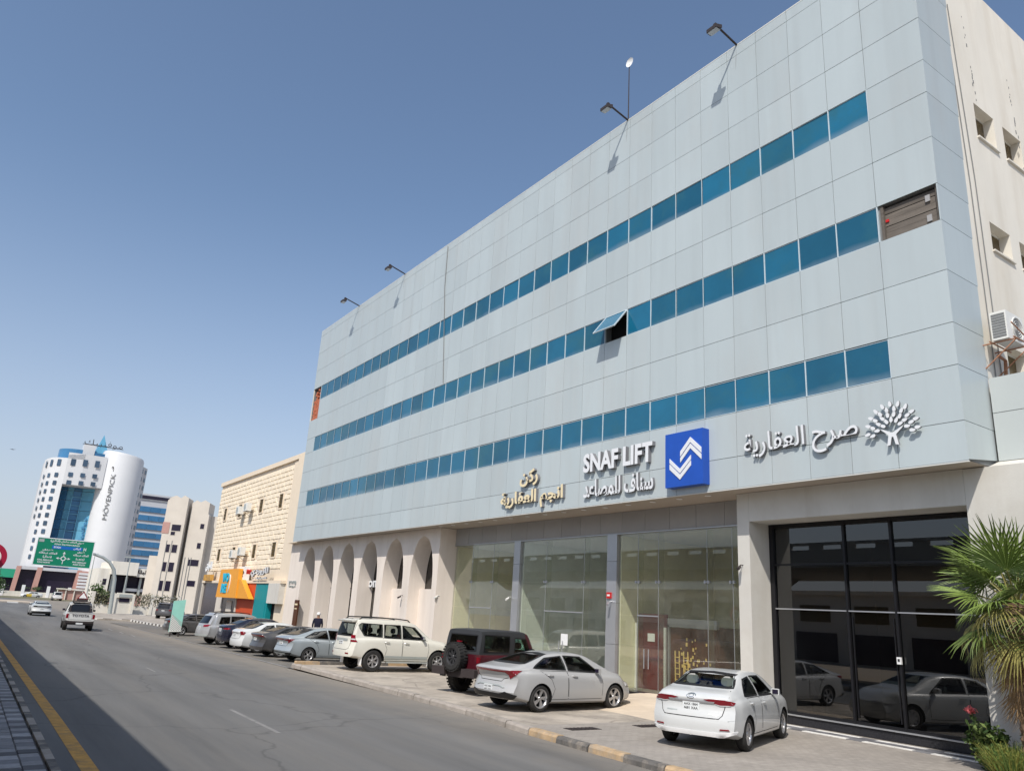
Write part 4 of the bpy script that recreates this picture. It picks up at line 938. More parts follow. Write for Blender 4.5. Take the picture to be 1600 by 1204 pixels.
# garden fence with climbing dry plants in front
GF = thing('garden_fence', 'cream fence wall with railings grown over by dry climbers', 'fence', (16, 112, -.5)); gf = Vector((-16, -112, .5))
def gp(mb, n, m, kind=None):
    o = mb.build(n, m, GF); o.location = gf
    if kind: o['kind'] = kind
    return o
segs = [(14.1, 16.2), (18.5, 20.9), (20.9, 24.2)]
for a, c in segs:
    gp(MB().box(a, c, 112, 112.3, -.5, .55), 'wall_base', M['cream'])
    rb = MB()
    for k in range(int((c-a)/.22)): rb.tube([(a+.1+k*.22, 112.15, .55), (a+.1+k*.22, 112.15, 1.9)], .025, 4)
    rb.tube([(a, 112.15, 1.85), (c, 112.15, 1.85)], .03, 4); gp(rb, 'railing', M['galv'])
    lf = MB()
    for k in range(420):
        x, z = random.uniform(a, c), .5+1.5*random.random()**.8+.25*math.sin(x*2.3)
        s_ = random.uniform(.06, .16); q = Vector((x, 111.95+random.uniform(-.12, .4), z)); u = Vector((random.gauss(0, 1), random.gauss(0, 1), random.gauss(0, 1))).normalized()*s_; v = u.orthogonal().normalized()*s_*.7
        lf.poly([q-u, q+v, q+u, q-v])
    gp(lf, 'climber', M['foliage_dry'], 'stuff')
for x in (14.0, 16.2, 18.4, 20.9, 24.2): gp(MB().box(x-.18, x+.18, 111.9, 112.4, -.5, 2.1), 'post', M['cream'])
GT = thing('gate_portal', 'cream gate portal with grey name panel and dark opening', 'gate', (17.3, 110.6, -.5))
MB().box(-1.15, -.85, 0, .4, 0, 2.5).box(1.0, 1.3, 0, .4, 0, 2.5).box(-.85, 1.0, 0, .4, 2.0, 2.6).build('portal_frame', M['cream'], GT)
MB().box(-.6, .9, -.05, -.003, 2.1, 2.45).build('name_panel', M['galv'], GT)
MB().box(-.84, .99, .2, .3, .0, 1.99).build('gate_leaf', M['cream'], GT); MB().box(-.5, .7, .12, .19, 1.5, 1.95).build('dark_panel', M['dark_win'], GT)

# ================================================================== HOTEL
HT = thing('hotel_tower', 'tall white curved hotel tower with blue glass recess and roof spire', 'hotel', (33, 312, -.5)); ho = Vector((-33, -312, .5))
def hp(mb, n, m, parent=None, smooth=False):
    o = mb.build(n, m, parent or HT, smooth)
    if parent is None: o.location = ho
    return o
front = [(15.1, 314), (15.4, 309), (16.2, 305), (17.6, 302.4), (19.4, 300.8), (20.9, 300.1), (26, 299.3), (32.9, 299.5)]
def shell(mb, pts, z0, z1, th=.6, mi=0):
    for (xa, ya), (xb, yb) in zip(pts[:-1], pts[1:]): mb.poly([(xa, ya, z0), (xb, yb, z0), (xb, yb, z1), (xa, ya, z1)], mi)
b = MB(); shell(b, front[:6], 8.0, 44.9); hp(b, 'left_wall', M['hotel_white'], smooth=True)
b = MB(); shell(b, front[5:], 36.0, 46.9); b.poly([(20.9, 300.1, 44.9), (26, 299.3, 44.9), (26, 299.3, 46.9), (20.9, 300.1, 46.0)]); b.poly([(20.9, 300.1, 36), (31.9, 299.2, 36), (31.9, 309, 36), (20.9, 309, 36)]); hp(b, 'upper_wall', M['hotel_white'])
b = MB(); b.prism([(15.3, 314), (15.7, 309), (16.5, 305.3), (17.9, 302.9), (19.6, 301.3), (20.88, 300.5), (20.88, 309.4), (31.9, 309.4), (31.9, 325), (15.3, 325)], lambda u, v, w_: (u, v, w_), 0, 44.8); hp(b, 'core_block', M['hotel_grey'])
b = MB(); b.poly([(20.9, 300.15, 8), (20.9, 309.3, 8), (20.9, 309.3, 36), (20.9, 300.15, 36)]); hp(b, 'recess_cheek', M['hotel_grey'])
for k, (xa, ya, xb, yb, mm) in enumerate(((21.2, 309.2, 23.6, 307.5, 'hotel_blue'), (23.6, 307.5, 25.4, 306.6, 'hotel_cyan'), (25.4, 306.6, 28.0, 306.6, 'hotel_blue'), (28.0, 306.6, 32.0, 303.5, 'hotel_cyan'))):
    z = 8.
    while z < 35.9:
        q = MB(); q.poly([(xa+.04, ya, z+.06), (xb-.04, yb, z+.06), (xb-.04, yb, min(z+3.3, 35.95)), (xa+.04, ya, min(z+3.3, 35.95))]); hp(q, 'glass_pane', M[mm]); z += 3.36
b = MB()
for k in range(9): b.box(25.2, 28.2, 306.2, 306.5, 9.4+k*2.9, 9.6+k*2.9)
b.box(25.15, 25.4, 306.1, 306.5, 8, 32.6); b.box(28.0, 28.25, 306.1, 306.5, 8, 32.6); hp(b, 'lift_frame', M['hotel_cyan'])
b = MB(); text_mesh(b, 'موفنبيك', lambda u, v, w_: (30.3-v*.8+(u-14)*.02, 304.2+v*.6-w_, u), 16, 26, -.9, .9, .1, .02); hp(b, 'glass_lettering', M['hotel_blue'])
CY = MB(); CY.lathe([(6.9, 8.0), (6.9, 49.0), (6.6, 49.8), (0, 50.2)], lambda u, v, w_: (38.4+u, 304.0+v, w_-(.9 if w_ > 40 else 0)+(u*.12 if w_ > 40 else 0)*-1), 40); hp(CY, 'white_cylinder', M['hotel_white'], smooth=True)
b = MB(); b.prism([(43.2, 302.2), (48.1, 311.5), (50, 326), (36, 326), (38, 308)], lambda u, v, w_: (u, v, w_), 0, 46.6); hp(b, 'right_wing', M['hotel_grey'])
def hw_(x, y, z, dx, dy, s=1.0, hgt=1.5):
    n = Vector((dy, -dx, 0)).normalized()*.12; d = Vector((dx, dy, 0)).normalized()*s*.5; c = Vector((x, y, z))+n
    b = MB(); b.poly([c-d, c+d, c+d+Vector((0, 0, hgt)), c-d+Vector((0, 0, hgt))]); hp(b, 'window', M['hotel_win'])
for r_ in range(12):
    z = 41.5-r_*2.72 if r_ else 42.6
    hh_ = 2.3 if r_ == 0 else 1.45
    if r_ < 3:
        for x, y_ in ((22.7, 299.75), (26.3, 299.2), (30.0, 299.15)): hw_(x, y_-.05, z-.25+(x-20)*.05, 1, -.02, 1.45, hh_)
    hw_(18.7, 301.3, z-.6, 1.8, -1.6, 1.35, hh_); hw_(16.7, 303.9, z-.8, 1.2, -2.4, 1.35, hh_)
    if r_ < 7: hw_(15.5, 307.6, z-1, .5, -3, 1.5, hh_)
for r_ in range(12):
    for q, s_ in ((.18, 1.5), (.52, 1.5), (.86, 1.5)):
        hw_(43.2+4.9*q, 302.2+9.3*q, 44.2-r_*2.9, 4.9, 9.3, s_, 1.5)
b = MB(); text_mesh(b, 'MÖVENPICK', lambda u, v, w_: (35.3-v, 303.85-math.sqrt(6.9**2-(35.3-v-38.4)**2)-w_, u), 25.5, 41.3, -.8, .8, .15, -.012, arabic=False); hp(b, 'wall_lettering', M['gap'])
b = MB()
for i in range(8):
    a0 = -.3+.38*i; b.tube([(34.9+.35*math.cos(a0), 297.9, 42.5+1.3*math.sin(a0*.9)), (34.9+.35*math.cos(a0+.38), 297.9, 42.5+1.3*math.sin((a0+.38)*.9))], .12, 5)
hp(b, 'wall_emblem', M['dark_metal'])
b = MB(); b.lathe([(6.6, 44.8), (6.6, 48.6), (0, 49.0)], lambda u, v, w_: (24.8+u, 308.2+v, w_-.0), 24); hp(b, 'roof_drum', M['hotel_blue'])
hp(MB().box(25.0, 28.6, 301.2, 306, 44.8, 50.6), 'roof_box', M['hotel_white']); hp(MB().box(28.7, 32.2, 301.4, 306, 44.8, 48.2), 'roof_glass_box', M['hotel_blue'])
b = MB(); b.poly([(29.0, 305, 49), (33.2, 305, 49), (31.0, 306.5, 55.8)]); b.poly([(33.2, 305, 49), (33.2, 309, 49), (31.0, 306.5, 55.8)]); b.poly([(29.0, 309, 49), (29.0, 305, 49), (31.0, 306.5, 55.8)]); b.poly([(33.2, 309, 49), (29.0, 309, 49), (31.0, 306.5, 55.8)]); b.box(29, 33.2, 305, 309, 44, 49); hp(b, 'spire', M['hotel_cyan'])
b = MB(); text_mesh(b, 'موفنبيك', to_camera(302.2), 24.9, 37.2, 50.3, 52.9, .15, -.008); b.tube([(24.5, 302.4, 50.9), (37.5, 302.4, 50.9)], .1, 4); hp(b, 'roof_lettering', M['dark_metal'])
# podium
hp(MB().box(14.5, 46, 300.5, 322, -.5, 8.2), 'podium_hall', M['dark_win'])
for x, w_ in ((13.4, 1.3), (19.2, 1.5), (30.8, 1.4)):
    b = MB(); b.prism([(x-.3, -.5), (x+w_-.3, -.5), (x+w_+.2, 8.2), (x+.2, 8.2)], XZ(298.9), 0, 1.5); hp(b, 'pink_column', M['pink'])
hp(MB().box(14.0, 32, 299.0, 300.4, 7.3, 8.3), 'podium_cornice', M['hotel_grey'])
b = MB()
for k in range(7):
    hp(MB().box(31.6, 41, 297.5, 299, .4+k*1.05, 1.1+k*1.05), 'white_louvre', M['hotel_white'])
hp(MB().box(31.7, 41, 297.9, 299.5, -.5, 8.0), 'louvre_backing', M['pink'])
# blue banded office behind
BO = thing('banded_office', 'flat office block with blue glass bands behind the white hotel', 'building', (58, 352, -.5)); oo = Vector((-58, -352, .5))
def op(mb, n, m):
    o = mb.build(n, m, BO); o.location = oo; return o
op(MB().box(50, 66, 350.4, 370, -.5, 39.5), 'core_block', M['hotel_grey'])
for k in range(10):
    for j in range(4): op(MB().box(50.2+j*3.95, 54.05+j*3.95, 350.05, 350.35, 2.6+k*3.55, 4.75+k*3.55), 'glass_band', M['hotel_blue'])
op(MB().box(50, 66.2, 350.0, 350.5, 39.5, 42.0), 'roof_louvre', M['hotel_grey']); op(MB().box(50.3, 65.9, 349.9, 349.99, 39.8, 41.2), 'louvre_band', M['dark_win'])
# green roofed hall at the far left, fence, shrubs
GH = thing('green_hall', 'low hall with a bright green fascia at the far left', 'building', (12, 335, -.5))
MB().box(-10, 7.5, 0, 14, 5.2, 8.2).box(-10, -1.8, -.02, 1, 0, 5.2).build('green_fascia', M['green_roof'], GH)
MB().box(-1.7, 7.4, 1.5, 13, 0, 5.19).build('dark_hall', M['dark_win'], GH)
LF = thing('low_white_wall', 'low white roadside wall with posts in front of the hotel', 'wall', (20, 232, -.5))
MB().box(-14, 12, 0, .5, 0, 1.3).build('wall_base', M['cream'], LF)
for x in (-11.4, -7, -1.5, 3.2, 8.5): MB().box(x-.35, x+.35, -.1, .6, 0, 2.9).build('post', M['white'], LF)
TL = thing('trellis_arbour', 'cream open trellis arbour in front of the hotel podium', 'arbour', (23.3, 212, -.5))
for k in range(6): MB().box(-4.6+k*1.75, -4.4+k*1.75, 0, .3, 0, 2.4).build('post', M['cream'], TL)
MB().box(-4.8, 4.6, -.1, .5, 2.4, 2.65).build('beam', M['cream'], TL); MB().box(-4.3, 4.3, .35, .45, 0, 2.3).build('lattice', M['pink'], TL)

# ================================================================== ROUNDABOUT KERBS
IS = bpy.data.objects.new('traffic_island', None); COL.objects.link(IS); IS['kind'] = 'structure'
b = MB(); b.prism([(11.5, 86.2), (14.5, 85.8), (15.3, 73.6), (17.6, 73.2), (21.5, 105), (17.8, 108.3), (12.0, 104)], lambda u, v, w_: (u, v, w_), -.6, -.35); b.build('island_paving', M['concrete'], IS)
def kerb_line(pts, step, par, m=('kerb_white', 'kerb_black'), h=.17):
    k = 0
    for (xa, ya), (xb, yb) in zip(pts[:-1], pts[1:]):
        L_ = math.hypot(xb-xa, yb-ya); n = max(1, round(L_/step))
        for i in range(n):
            a = Vector((xa+(xb-xa)*i/n, ya+(yb-ya)*i/n, 0)); c = Vector((xa+(xb-xa)*(i+.97)/n, ya+(yb-ya)*(i+.97)/n, 0))
            nrm = Vector((c.y-a.y, -(c.x-a.x), 0)).normalized()*.11
            z0 = zr(a.y)
            q = MB(); q.prism([(a-nrm).xy, (c-nrm).xy, (c+nrm).xy, (a+nrm).xy], lambda u, v, w_: (u, v, w_), z0-.1, z0+h); q.build('kerb_stone', M[m[k % 2]], par); k += 1
kerb_line([(11.2, 86.4), (14.5, 86.0)], .85, IS); kerb_line([(14.5, 85.8), (14.75, 81.5), (15.2, 73.6)], .62, IS); kerb_line([(17.6, 107.6), (21.3, 104.8)], .75, IS)
RB = bpy.data.objects.new('roundabout_island', None); COL.objects.link(RB); RB['kind'] = 'structure'
b = MB(); b.prism([(-40, 150), (9.8, 150), (11.6, 156), (10, 168), (-40, 172)], lambda u, v, w_: (u, v, w_), -.6, -.36); b.build('island_earth', M['earth'], RB)
kerb_line([(-6, 149.9), (9.8, 149.9), (11.6, 156)], 1.6, RB, ('kerb_white', 'kerb_grey'))
b = MB(); b.prism([(13, 118), (26, 118), (30, 128), (16, 132)], lambda u, v, w_: (u, v, w_), -.6, -.36); b.build('island_earth', M['earth'], RB); kerb_line([(13, 118), (26, 118)], 1.3, RB)
b = MB(); b.prism([(-60, 200), (60, 200), (60, 231), (-60, 231)], lambda u, v, w_: (u, v, w_), -.6, -.40); b.build('verge', M['foliage_dry'], RB)

# ================================================================== ROAD SIGN, LAMPS
RS = thing('gantry_sign', 'green roundabout direction sign on a curved grey pole', 'road sign', (15.1, 104, -.45))
ro = lambda x, z: (x-15.1, z+.45)
b = MB(); x0, z0 = ro(6.1, 4.57); x1, z1 = ro(12.0, 7.68); b.box(x0, x1, -.06, .0, z0, z1); b.build('sign_sheet', M['green_sign'], RS)
b = MB(); e = .07
for q in ((x0-.02, x1+.02, z0-.02, z0+e), (x0-.02, x1+.02, z1-e, z1+.02), (x0-.02, x0+e, z0+e, z1-e), (x1-e, x1+.02, z0+e, z1-e)): b.box(q[0], q[1], -.075, -.061, q[2], q[3])
b.build('sign_border', M['white_letter'], RS)
T = lambda u, v, w_: (x0+u*(x1-x0), -.062-w_, z0+v*(z1-z0))
b = MB(); b.prism([(.27, .625), (.80, .625), (.80, .745), (.27, .745)], T, 0, .006); b.build('blue_strip', M['sign_blue'], RS)
b = MB()
def tw(s, u0, u1, v0, v1):
    m_ = MB(); text_mesh(m_, s, T, u0, u1, v0, v1, .0, .03); m_.build('sign_line', M['white_letter'], RS, fix=False)
TT = T; T = lambda u, v, w_: TT(u, v, w_+.008)
tw('طريق الملك سلمان (الدائري)', .22, .80, .845, .955); tw('KING SALMAN ROAD', .30, .74, .775, .825); tw('RIYADH', .30, .42, .655, .72); tw('الرياض', .64, .77, .64, .735)
tw('طريق', .12, .30, .53, .61); tw('الملك عبدالله', .07, .38, .405, .50); tw('(شمال)', .15, .30, .27, .37); tw('KING ABDULLAH', .07, .33, .175, .23); tw('ROAD NORTH', .08, .29, .09, .145)
tw('طريق', .72, .85, .53, .61); tw('الملك عبدالله', .66, .93, .405, .50); tw('(جنوب)', .72, .87, .27, .37); tw('KING ABDULLAH', .67, .91, .175, .23); tw('ROAD SOUTH', .69, .90, .09, .145)
tw('H', .82, .865, .63, .74)
asp = (x1-x0)/(z1-z0)
for k in range(16):
    a0, a1 = 2*math.pi*k/16, 2*math.pi*(k+1)/16
    f = lambda r_, a: (.50+r_*math.cos(a)/asp, .30+r_*math.sin(a)); b.prism([f(.085, a0), f(.085, a1), f(.055, a1), f(.055, a0)], T, 0, .004)
b.prism([(.494, .385), (.506, .385), (.506, .47), (.494, .47)], T, 0, .004); b.prism([(.475, .465), (.525, .465), (.50, .55)], T, 0, .004); b.prism([(.494, .10), (.506, .10), (.506, .215), (.494, .215)], T, 0, .004)
for s_ in (-1, 1):
    b.prism([(.5+s_*.045, .292), (.5+s_*.085, .292), (.5+s_*.085, .308), (.5+s_*.045, .308)], T, 0, .004); b.prism([(.5+s_*.08, .26), (.5+s_*.125, .30), (.5+s_*.08, .34)], T, 0, .004)
b.build('roundabout_symbol', M['white_letter'], RS, fix=False)
b = MB(); b.prism([(.03, .84), (.115, .84), (.115, .94), (.03, .94)], T, 0, .004); b.build('route_badge', M['galv'], RS)
path = [(15.1, -.45), (15.0, 1.6), (14.9, 3.6), (14.6, 4.7), (14.0, 5.5), (13.2, 6.0), (12.2, 6.28), (9, 6.4), (6.6, 6.4)]
b = MB(); b.tube([(x-15.1, .25, z+.45) for x, z in path], [.24, .23, .21, .20, .18, .17, .15, .13, .10], 12); b.build('curved_pole', M['galv'], RS, smooth=True)
MB().box(-2.2-.9, -2.6-.3, -.05, .3, 6.6, 6.86).build('clamp', M['galv'], RS)
t = thing('speed_limit_sign', 'round red rimmed sign cut by the left edge of the photo', 'road sign', (.56, 30, 0))
MB().lathe([(0, 0), (.30, 0), (.30, .02), (.0, .02)], lambda u, v, w_: (.02+u, w_, 3.07+v), 32).build('sign_plate', M['white'], t)
MB().lathe([(.30, -.006), (.46, -.006), (.46, .03), (.30, .03)], lambda u, v, w_: (.02+u, w_, 3.07+v), 32, closed=True).build('red_rim', M['sign_red'], t)
b = MB(); text_mesh(b, '80', lambda u, v, w_: (.02+u, -.004-w_, 3.07+v), -.2, .2, -.17, .17, .004, .03, arabic=False); b.build('sign_number', M['black'], t)
MB().tube([(.02, .06, 0), (.02, .06, 3.4)], .035, 8).build('pole', M['galv'], t)
for (x, yy, h, lab) in ((17.9, 152, 8.6, 'thin street lamp post behind the green direction sign'), (18.6, 120, 7.3, 'pale street lamp in front of the low cream building'), (9.5, 300, 9.5, 'short dark lamp post above the green hall')):
    t = thing('street_lamp', lab, 'street lamp', (x, yy, -.5), 0, 'street lamps')
    MB().tube([(0, 0, 0), (0, 0, h)], [.10, .06], 8).build('pole', M['galv'] if yy != 300 else M['dark_metal'], t)
    MB().box(-.7, .5, -.12, .12, h, h+.18).build('lamp_head', M['galv'] if yy != 300 else M['dark_metal'], t)
t = thing('name_pylon', 'mint green pylon panel with diagonal white stripes in front of a dark parked car', 'pylon sign', (12.1, 55.6, zr(55.6)))
MB().prism([(-.37, .28), (.37, .32), (.37, 2.34), (-.37, 2.22)], XZ(-.05), 0, .1).build('sign_panel', M['mint'], t)
MB().prism([(-.365, .285), (.365, .325), (.365, .62), (-.365, 1.36)], XZ(-.054), 0, .003).build('pale_print', M['ac_white'], t)
b = MB()
for k in range(9):
    z = .46+k*.11; ue = min(.36, -.36+(z-.34)/.7); b.prism([(-.36, z), (ue, z-.7*(ue+.36)), (ue, z-.7*(ue+.36)+.05), (-.36, z+.05)], XZ(-.056), 0, .005)
b.build('stripe_print', M['galv'], t)
MB().box(-.3, -.22, -.03, .03, 0, .3).box(.22, .3, -.03, .03, 0, .35).build('leg', M['dark_metal'], t)
bd = MB(); bd.prism([(-.35, .05), (-.1, .02), (0, .06), (.12, .02), (.36, .08), (.1, -.03), (-.1, -.03)], XZ(0), -.05, .05)
o = bd.build('bird', M['black']); o.location = (1.83, 120, 19.4); prop(o, 'tiny dark bird flying in the clear sky at far left', 'bird')
# ================================================================== VEHICLES
# local frame: x forward from the rear axle, y left, z up from the ground
def pchip(tab):
    xs = [t[0] for t in tab]; ys = [t[1] for t in tab]; n = len(xs)
    d = [(ys[i+1]-ys[i])/(xs[i+1]-xs[i]) for i in range(n-1)]; m = [0]*n
    for i in range(1, n-1): m[i] = 0 if d[i-1]*d[i] <= 0 else 2*d[i-1]*d[i]/(d[i-1]+d[i])
    m[0] = d[0]; m[-1] = d[-1]
    def f(x):
        if x <= xs[0]: return ys[0]
        if x >= xs[-1]: return ys[-1]
        i = max(k for k in range(n-1) if xs[k] <= x); h = xs[i+1]-xs[i]; t = (x-xs[i])/h
        return (2*t**3-3*t**2+1)*ys[i]+(t**3-2*t**2+t)*h*m[i]+(-2*t**3+3*t**2)*ys[i+1]+(t**3-t**2)*h*m[i+1]
    return f
def evaluated(o):
    me = bpy.data.meshes.new_from_object(o.evaluated_get(bpy.context.evaluated_depsgraph_get())); return me
def boolean(me, cutter):
    """difference; several solver settings are tried and the cleanest result kept"""
    def stat(m):
        b = bmesh.new(); b.from_mesh(m); v = b.calc_volume(); bad = sum(len(e.link_faces) != 2 for e in b.edges); b.free(); return v, bad
    v0 = stat(me)[0]; best = None
    for kw in ({}, {'use_self': True}, {'solver': 'FAST'}):
        a = bpy.data.objects.new('a', me); c = bpy.data.objects.new('c', cutter); COL.objects.link(a); COL.objects.link(c)
        md = a.modifiers.new('b', 'BOOLEAN'); md.object = c; md.operation = 'DIFFERENCE'; md.solver = 'EXACT'
        for k, x in kw.items(): setattr(md, k, x)
        bpy.context.view_layer.update(); r = evaluated(a)
        bpy.data.objects.remove(a); bpy.data.objects.remove(c)
        v, bad = stat(r)
        if v < v0-.02 and (best is None or bad < best[0]): best = (bad, r)
        if best and best[0] == 0: break
    return best[1] if best else me
WR = lambda pl: [(R(a)*.85, z) for a, z in pl]
class Body:
    def __init__(s, sp):
        s.sp = sp; top, belt, bot, wd, wr = (pchip(sp[k]) for k in ('top', 'belt', 'bot', 'w', 'wr'))
        xr, xf = sp['x0'], sp['x1']; lean = sp.get('lean', 1.0); box = sp.get('box', 0)
        rdx, fdx = pchip(sp['rear']), pchip(sp['front'])
        st = sorted(set([xr+.0, xr+.04, xr+.1, xr+.18]+[xr+.18+(xf-xr-.36)*i/34 for i in range(35)]+[xf-.1, xf-.04, xf]+sp.get('xs', [])))
        cr, cf = sp.get('round', (.26, .34)); fal = .75
        def warp(x, y, z):
            q = abs(y)/.9
            if x < xr+fal: k = 1-(x-xr)/fal; k = k*k*(3-2*k); return x+k*(rdx(z)+cr*q**3.2)
            if x > xf-fal: k = 1-(xf-x)/fal; k = k*k*(3-2*k); return x-k*(fdx(z)+cf*q**2.8)
            return x
        rings = []; V = []; F = []; MI = []
        for x in st:
            zt, zs, zb, w_, r_ = top(x), belt(x), bot(x), wd(x), wr(x)
            zt = max(zt, zs+.035); hgt = zt-zs; g_ = min(1, hgt/.25); rr = (1-g_)*w_*.86+g_*r_
            zm = zb+(zs-zb)*.52
            h = [(0, zb), (w_*.62, zb), (w_*.86, zb+.01), (w_*.955, zb+.06), (w_*.985, zb+.16), (w_, zm), (w_*.995, zs-.16), (w_*.985, zs-.075), (w_*.955, zs-.02), (w_*.925, zs+.004)]
            b0, b1 = (w_*.915, zs+.012), (rr, zt-.055*g_-.010)
            for t_ in (.08, .36, .66, .92): 
                bulge = .022*math.sin(math.pi*t_)*g_
                h.append((b0[0]+(b1[0]-b0[0])*t_+bulge, b0[1]+(b1[1]-b0[1])*t_))
            h += [(rr*.985-.012*g_, zt-.032*g_-.006), (rr*.93-.02*g_, zt-.015*g_-.003), (rr*.72, zt-.002), (rr*.4, zt-.0005), (0, zt)]
            full = h+[(-y_, z) for y_, z in h[1:-1][::-1]]
            b = len(V); rings.append(b); V += [(warp(x, y_, z), y_, z) for y_, z in full]; n = len(full); nh = len(h)
        for i in range(len(rings)-1):
            for k in range(n):
                k2 = (k+1) % n; F.append((rings[i]+k, rings[i]+k2, rings[i+1]+k2, rings[i+1]+k))
        for e, b in ((0, rings[0]), (1, rings[-1])):      # end caps, gridded so that they curve in plan
            NT = 10; x = st[-1] if e else st[0]; rows_ = []
            for k in range(nh):
                yk, zk = V[b+k][1], V[b+k][2]
                if k in (0, nh-1): rows_.append([b+k]*(NT+1)); continue
                row = [b+(n-k)]
                for j in range(1, NT):
                    y_ = -yk+2*yk*j/NT; row.append(len(V)); V.append((warp(x, y_, zk), y_, zk))
                row.append(b+k); rows_.append(row)
            for k in range(nh-1):
                for j in range(NT):
                    q = [rows_[k][j], rows_[k][j+1], rows_[k+1][j+1], rows_[k+1][j]]; q2 = []
                    for i in q:
                        if i not in q2: q2.append(i)
                    if len(q2) > 2: F.append(tuple(q2 if e else q2[::-1]))
        me = bpy.data.meshes.new('body'); me.from_pydata(V, [], F)
        bm = bmesh.new(); bm.from_mesh(me); bmesh.ops.remove_doubles(bm, verts=bm.verts, dist=.0005); bmesh.ops.recalc_face_normals(bm, faces=bm.faces)
        s.bvh = BVHTree.FromBMesh(bm); bm.to_mesh(me); bm.free()
        for m in sp['paint']+[M['well'], M['cabin']]: me.materials.append(m)
        np_ = len(sp['paint']); s.np = np_
        if 'zone' in sp:
            for p in me.polygons:
                p.material_index = sp['zone'](p.center)
        cut = []
        wb, rw = sp['wb'], sp['rw']; c1 = MB()
        for x in (0, wb):
            for sgn in (-1, 1):
                zc = rw-.01; rad = rw+sp.get('gap', .055)
                y0, y1 = sgn*(sp['w'][2][1]-.30), sgn*1.3
                c1.prism([(x+rad*math.cos(2*math.pi*k/28), zc+rad*math.sin(2*math.pi*k/28)) for k in range(28)], XZ(0), min(y0, y1), max(y0, y1), np_)
        def mk(c): 
            cm = c.mesh('cut', sp['paint']+[M['well'], M['cabin']]); return cm
        me = boolean(me, mk(c1))
        if sp.get('hollow', True):
            c2 = MB()
            for pl in sp['side_windows']: c2.prism(s.inset(pl, .018), XZ(0), -1.4, 1.4, np_+1)
            me = boolean(me, mk(c2))
            if 'rear_window' in sp:
                c3 = MB(); c3.prism(s.inset(sp['rear_window'], .025), YZ(0), xr-.3, sp.get('tunnel', xf+.5), np_+1); me = boolean(me, mk(c3))
        me.polygons.foreach_set('use_smooth', [True]*len(me.polygons)); me.set_sharp_from_angle(angle=R(32)); me.update(); s.me = me
    @staticmethod
    def inset(pl, d):
        cx = sum(p[0] for p in pl)/len(pl); cz = sum(p[1] for p in pl)/len(pl); out = []
        for u, v in pl:
            l_ = math.hypot(u-cx, v-cz); k = max(.1, (l_-d*1.3)/l_); out.append((cx+(u-cx)*k, cz+(v-cz)*k))
        return out
    def hit(s, view, u, v, off):
        if view == 'rear': o, d = Vector((-4, u, v)), Vector((1, 0, 0))
        elif view == 'front': o, d = Vector((9, u, v)), Vector((-1, 0, 0))
        elif view == 'left': o, d = Vector((u, 3, v)), Vector((0, -1, 0))
        elif view == 'right': o, d = Vector((u, -3, v)), Vector((0, 1, 0))
        elif view == 'wrap':
            th = u/.85; d = Vector((math.cos(th), -math.sin(th), 0)); o = Vector((s.sp['x0']+.8, 0, v))-d*3
        else: o, d = Vector((u, v, 4)), Vector((0, 0, -1))
        p, n, i, di = s.bvh.ray_cast(o, d)
        if p is None:
            p, n, i, di = s.bvh.find_nearest(o+d*(4 if view in ('rear', 'front') else 2.2))
        if n.dot(d) > 0: n = -n
        return p+n*off
    def patch(s, mb, view, pl, off=.004, step=.07, mi=0, skirt=.014):
        """outline projected on the body skin as a thin shell"""
        bm = bmesh.new(); vs = [bm.verts.new((u, v, 0)) for u, v in pl]
        try: bm.faces.new(vs)
        except Exception: bm.free(); return
        for ax in (0, 1):
            lo = min(p[ax] for p in pl); hi = max(p[ax] for p in pl); n = max(1, int((hi-lo)/step))
            for k in range(1, n):
                nrm = [0, 0, 0]; nrm[ax] = 1; co = [0, 0, 0]; co[ax] = lo+(hi-lo)*k/n
                bmesh.ops.bisect_plane(bm, geom=bm.verts[:]+bm.edges[:]+bm.faces[:], plane_co=co, plane_no=nrm)
        bm.verts.index_update(); b = len(mb.v); uv = [v.co.xy for v in bm.verts]
        mb.v += [tuple(s.hit(view, u, v, off)) for u, v in uv]; n = len(uv)
        for f in bm.faces: mb.f.append(tuple(b+v.index for v in f.verts)); mb.mi.append(mi)
        if skirt:
            mb.v += [tuple(s.hit(view, u, v, off-skirt)) for u, v in uv]
            for e in bm.edges:
                if len(e.link_faces) == 1: i, j = e.verts[0].index, e.verts[1].index; mb.f.append((b+i, b+j, b+n+j, b+n+i)); mb.mi.append(mi)
        bm.free()
    def line(s, mb, view, pts, wd=.012, off=.003, mi=0, closed=True, step=.08):
        """thin strip along an outline, projected on the skin"""
        P = list(pts)+([pts[0]] if closed else []); D = []
        for (a, c) in zip(P[:-1], P[1:]):
            n = max(1, int(math.hypot(c[0]-a[0], c[1]-a[1])/step))
            for k in range(n): D.append((a[0]+(c[0]-a[0])*k/n, a[1]+(c[1]-a[1])*k/n))
        if not closed: D.append(P[-1])
        n = len(D); rows_ = []
        for i in range(n):
            a = D[i-1] if (closed or i > 0) else D[i]; c = D[(i+1) % n] if (closed or i < n-1) else D[i]
            du, dv = c[0]-a[0], c[1]-a[1]; l_ = math.hypot(du, dv) or 1; nu, nv = -dv/l_*wd/2, du/l_*wd/2
            b = len(mb.v); mb.v += [tuple(s.hit(view, D[i][0]-nu, D[i][1]-nv, off)), tuple(s.hit(view, D[i][0]+nu, D[i][1]+nv, off))]; rows_.append(b)
        for i in range(n if closed else n-1):
            a, c = rows_[i], rows_[(i+1) % n]; mb.f.append((a, a+1, c+1, c)); mb.mi.append(mi)
SMALL = {}
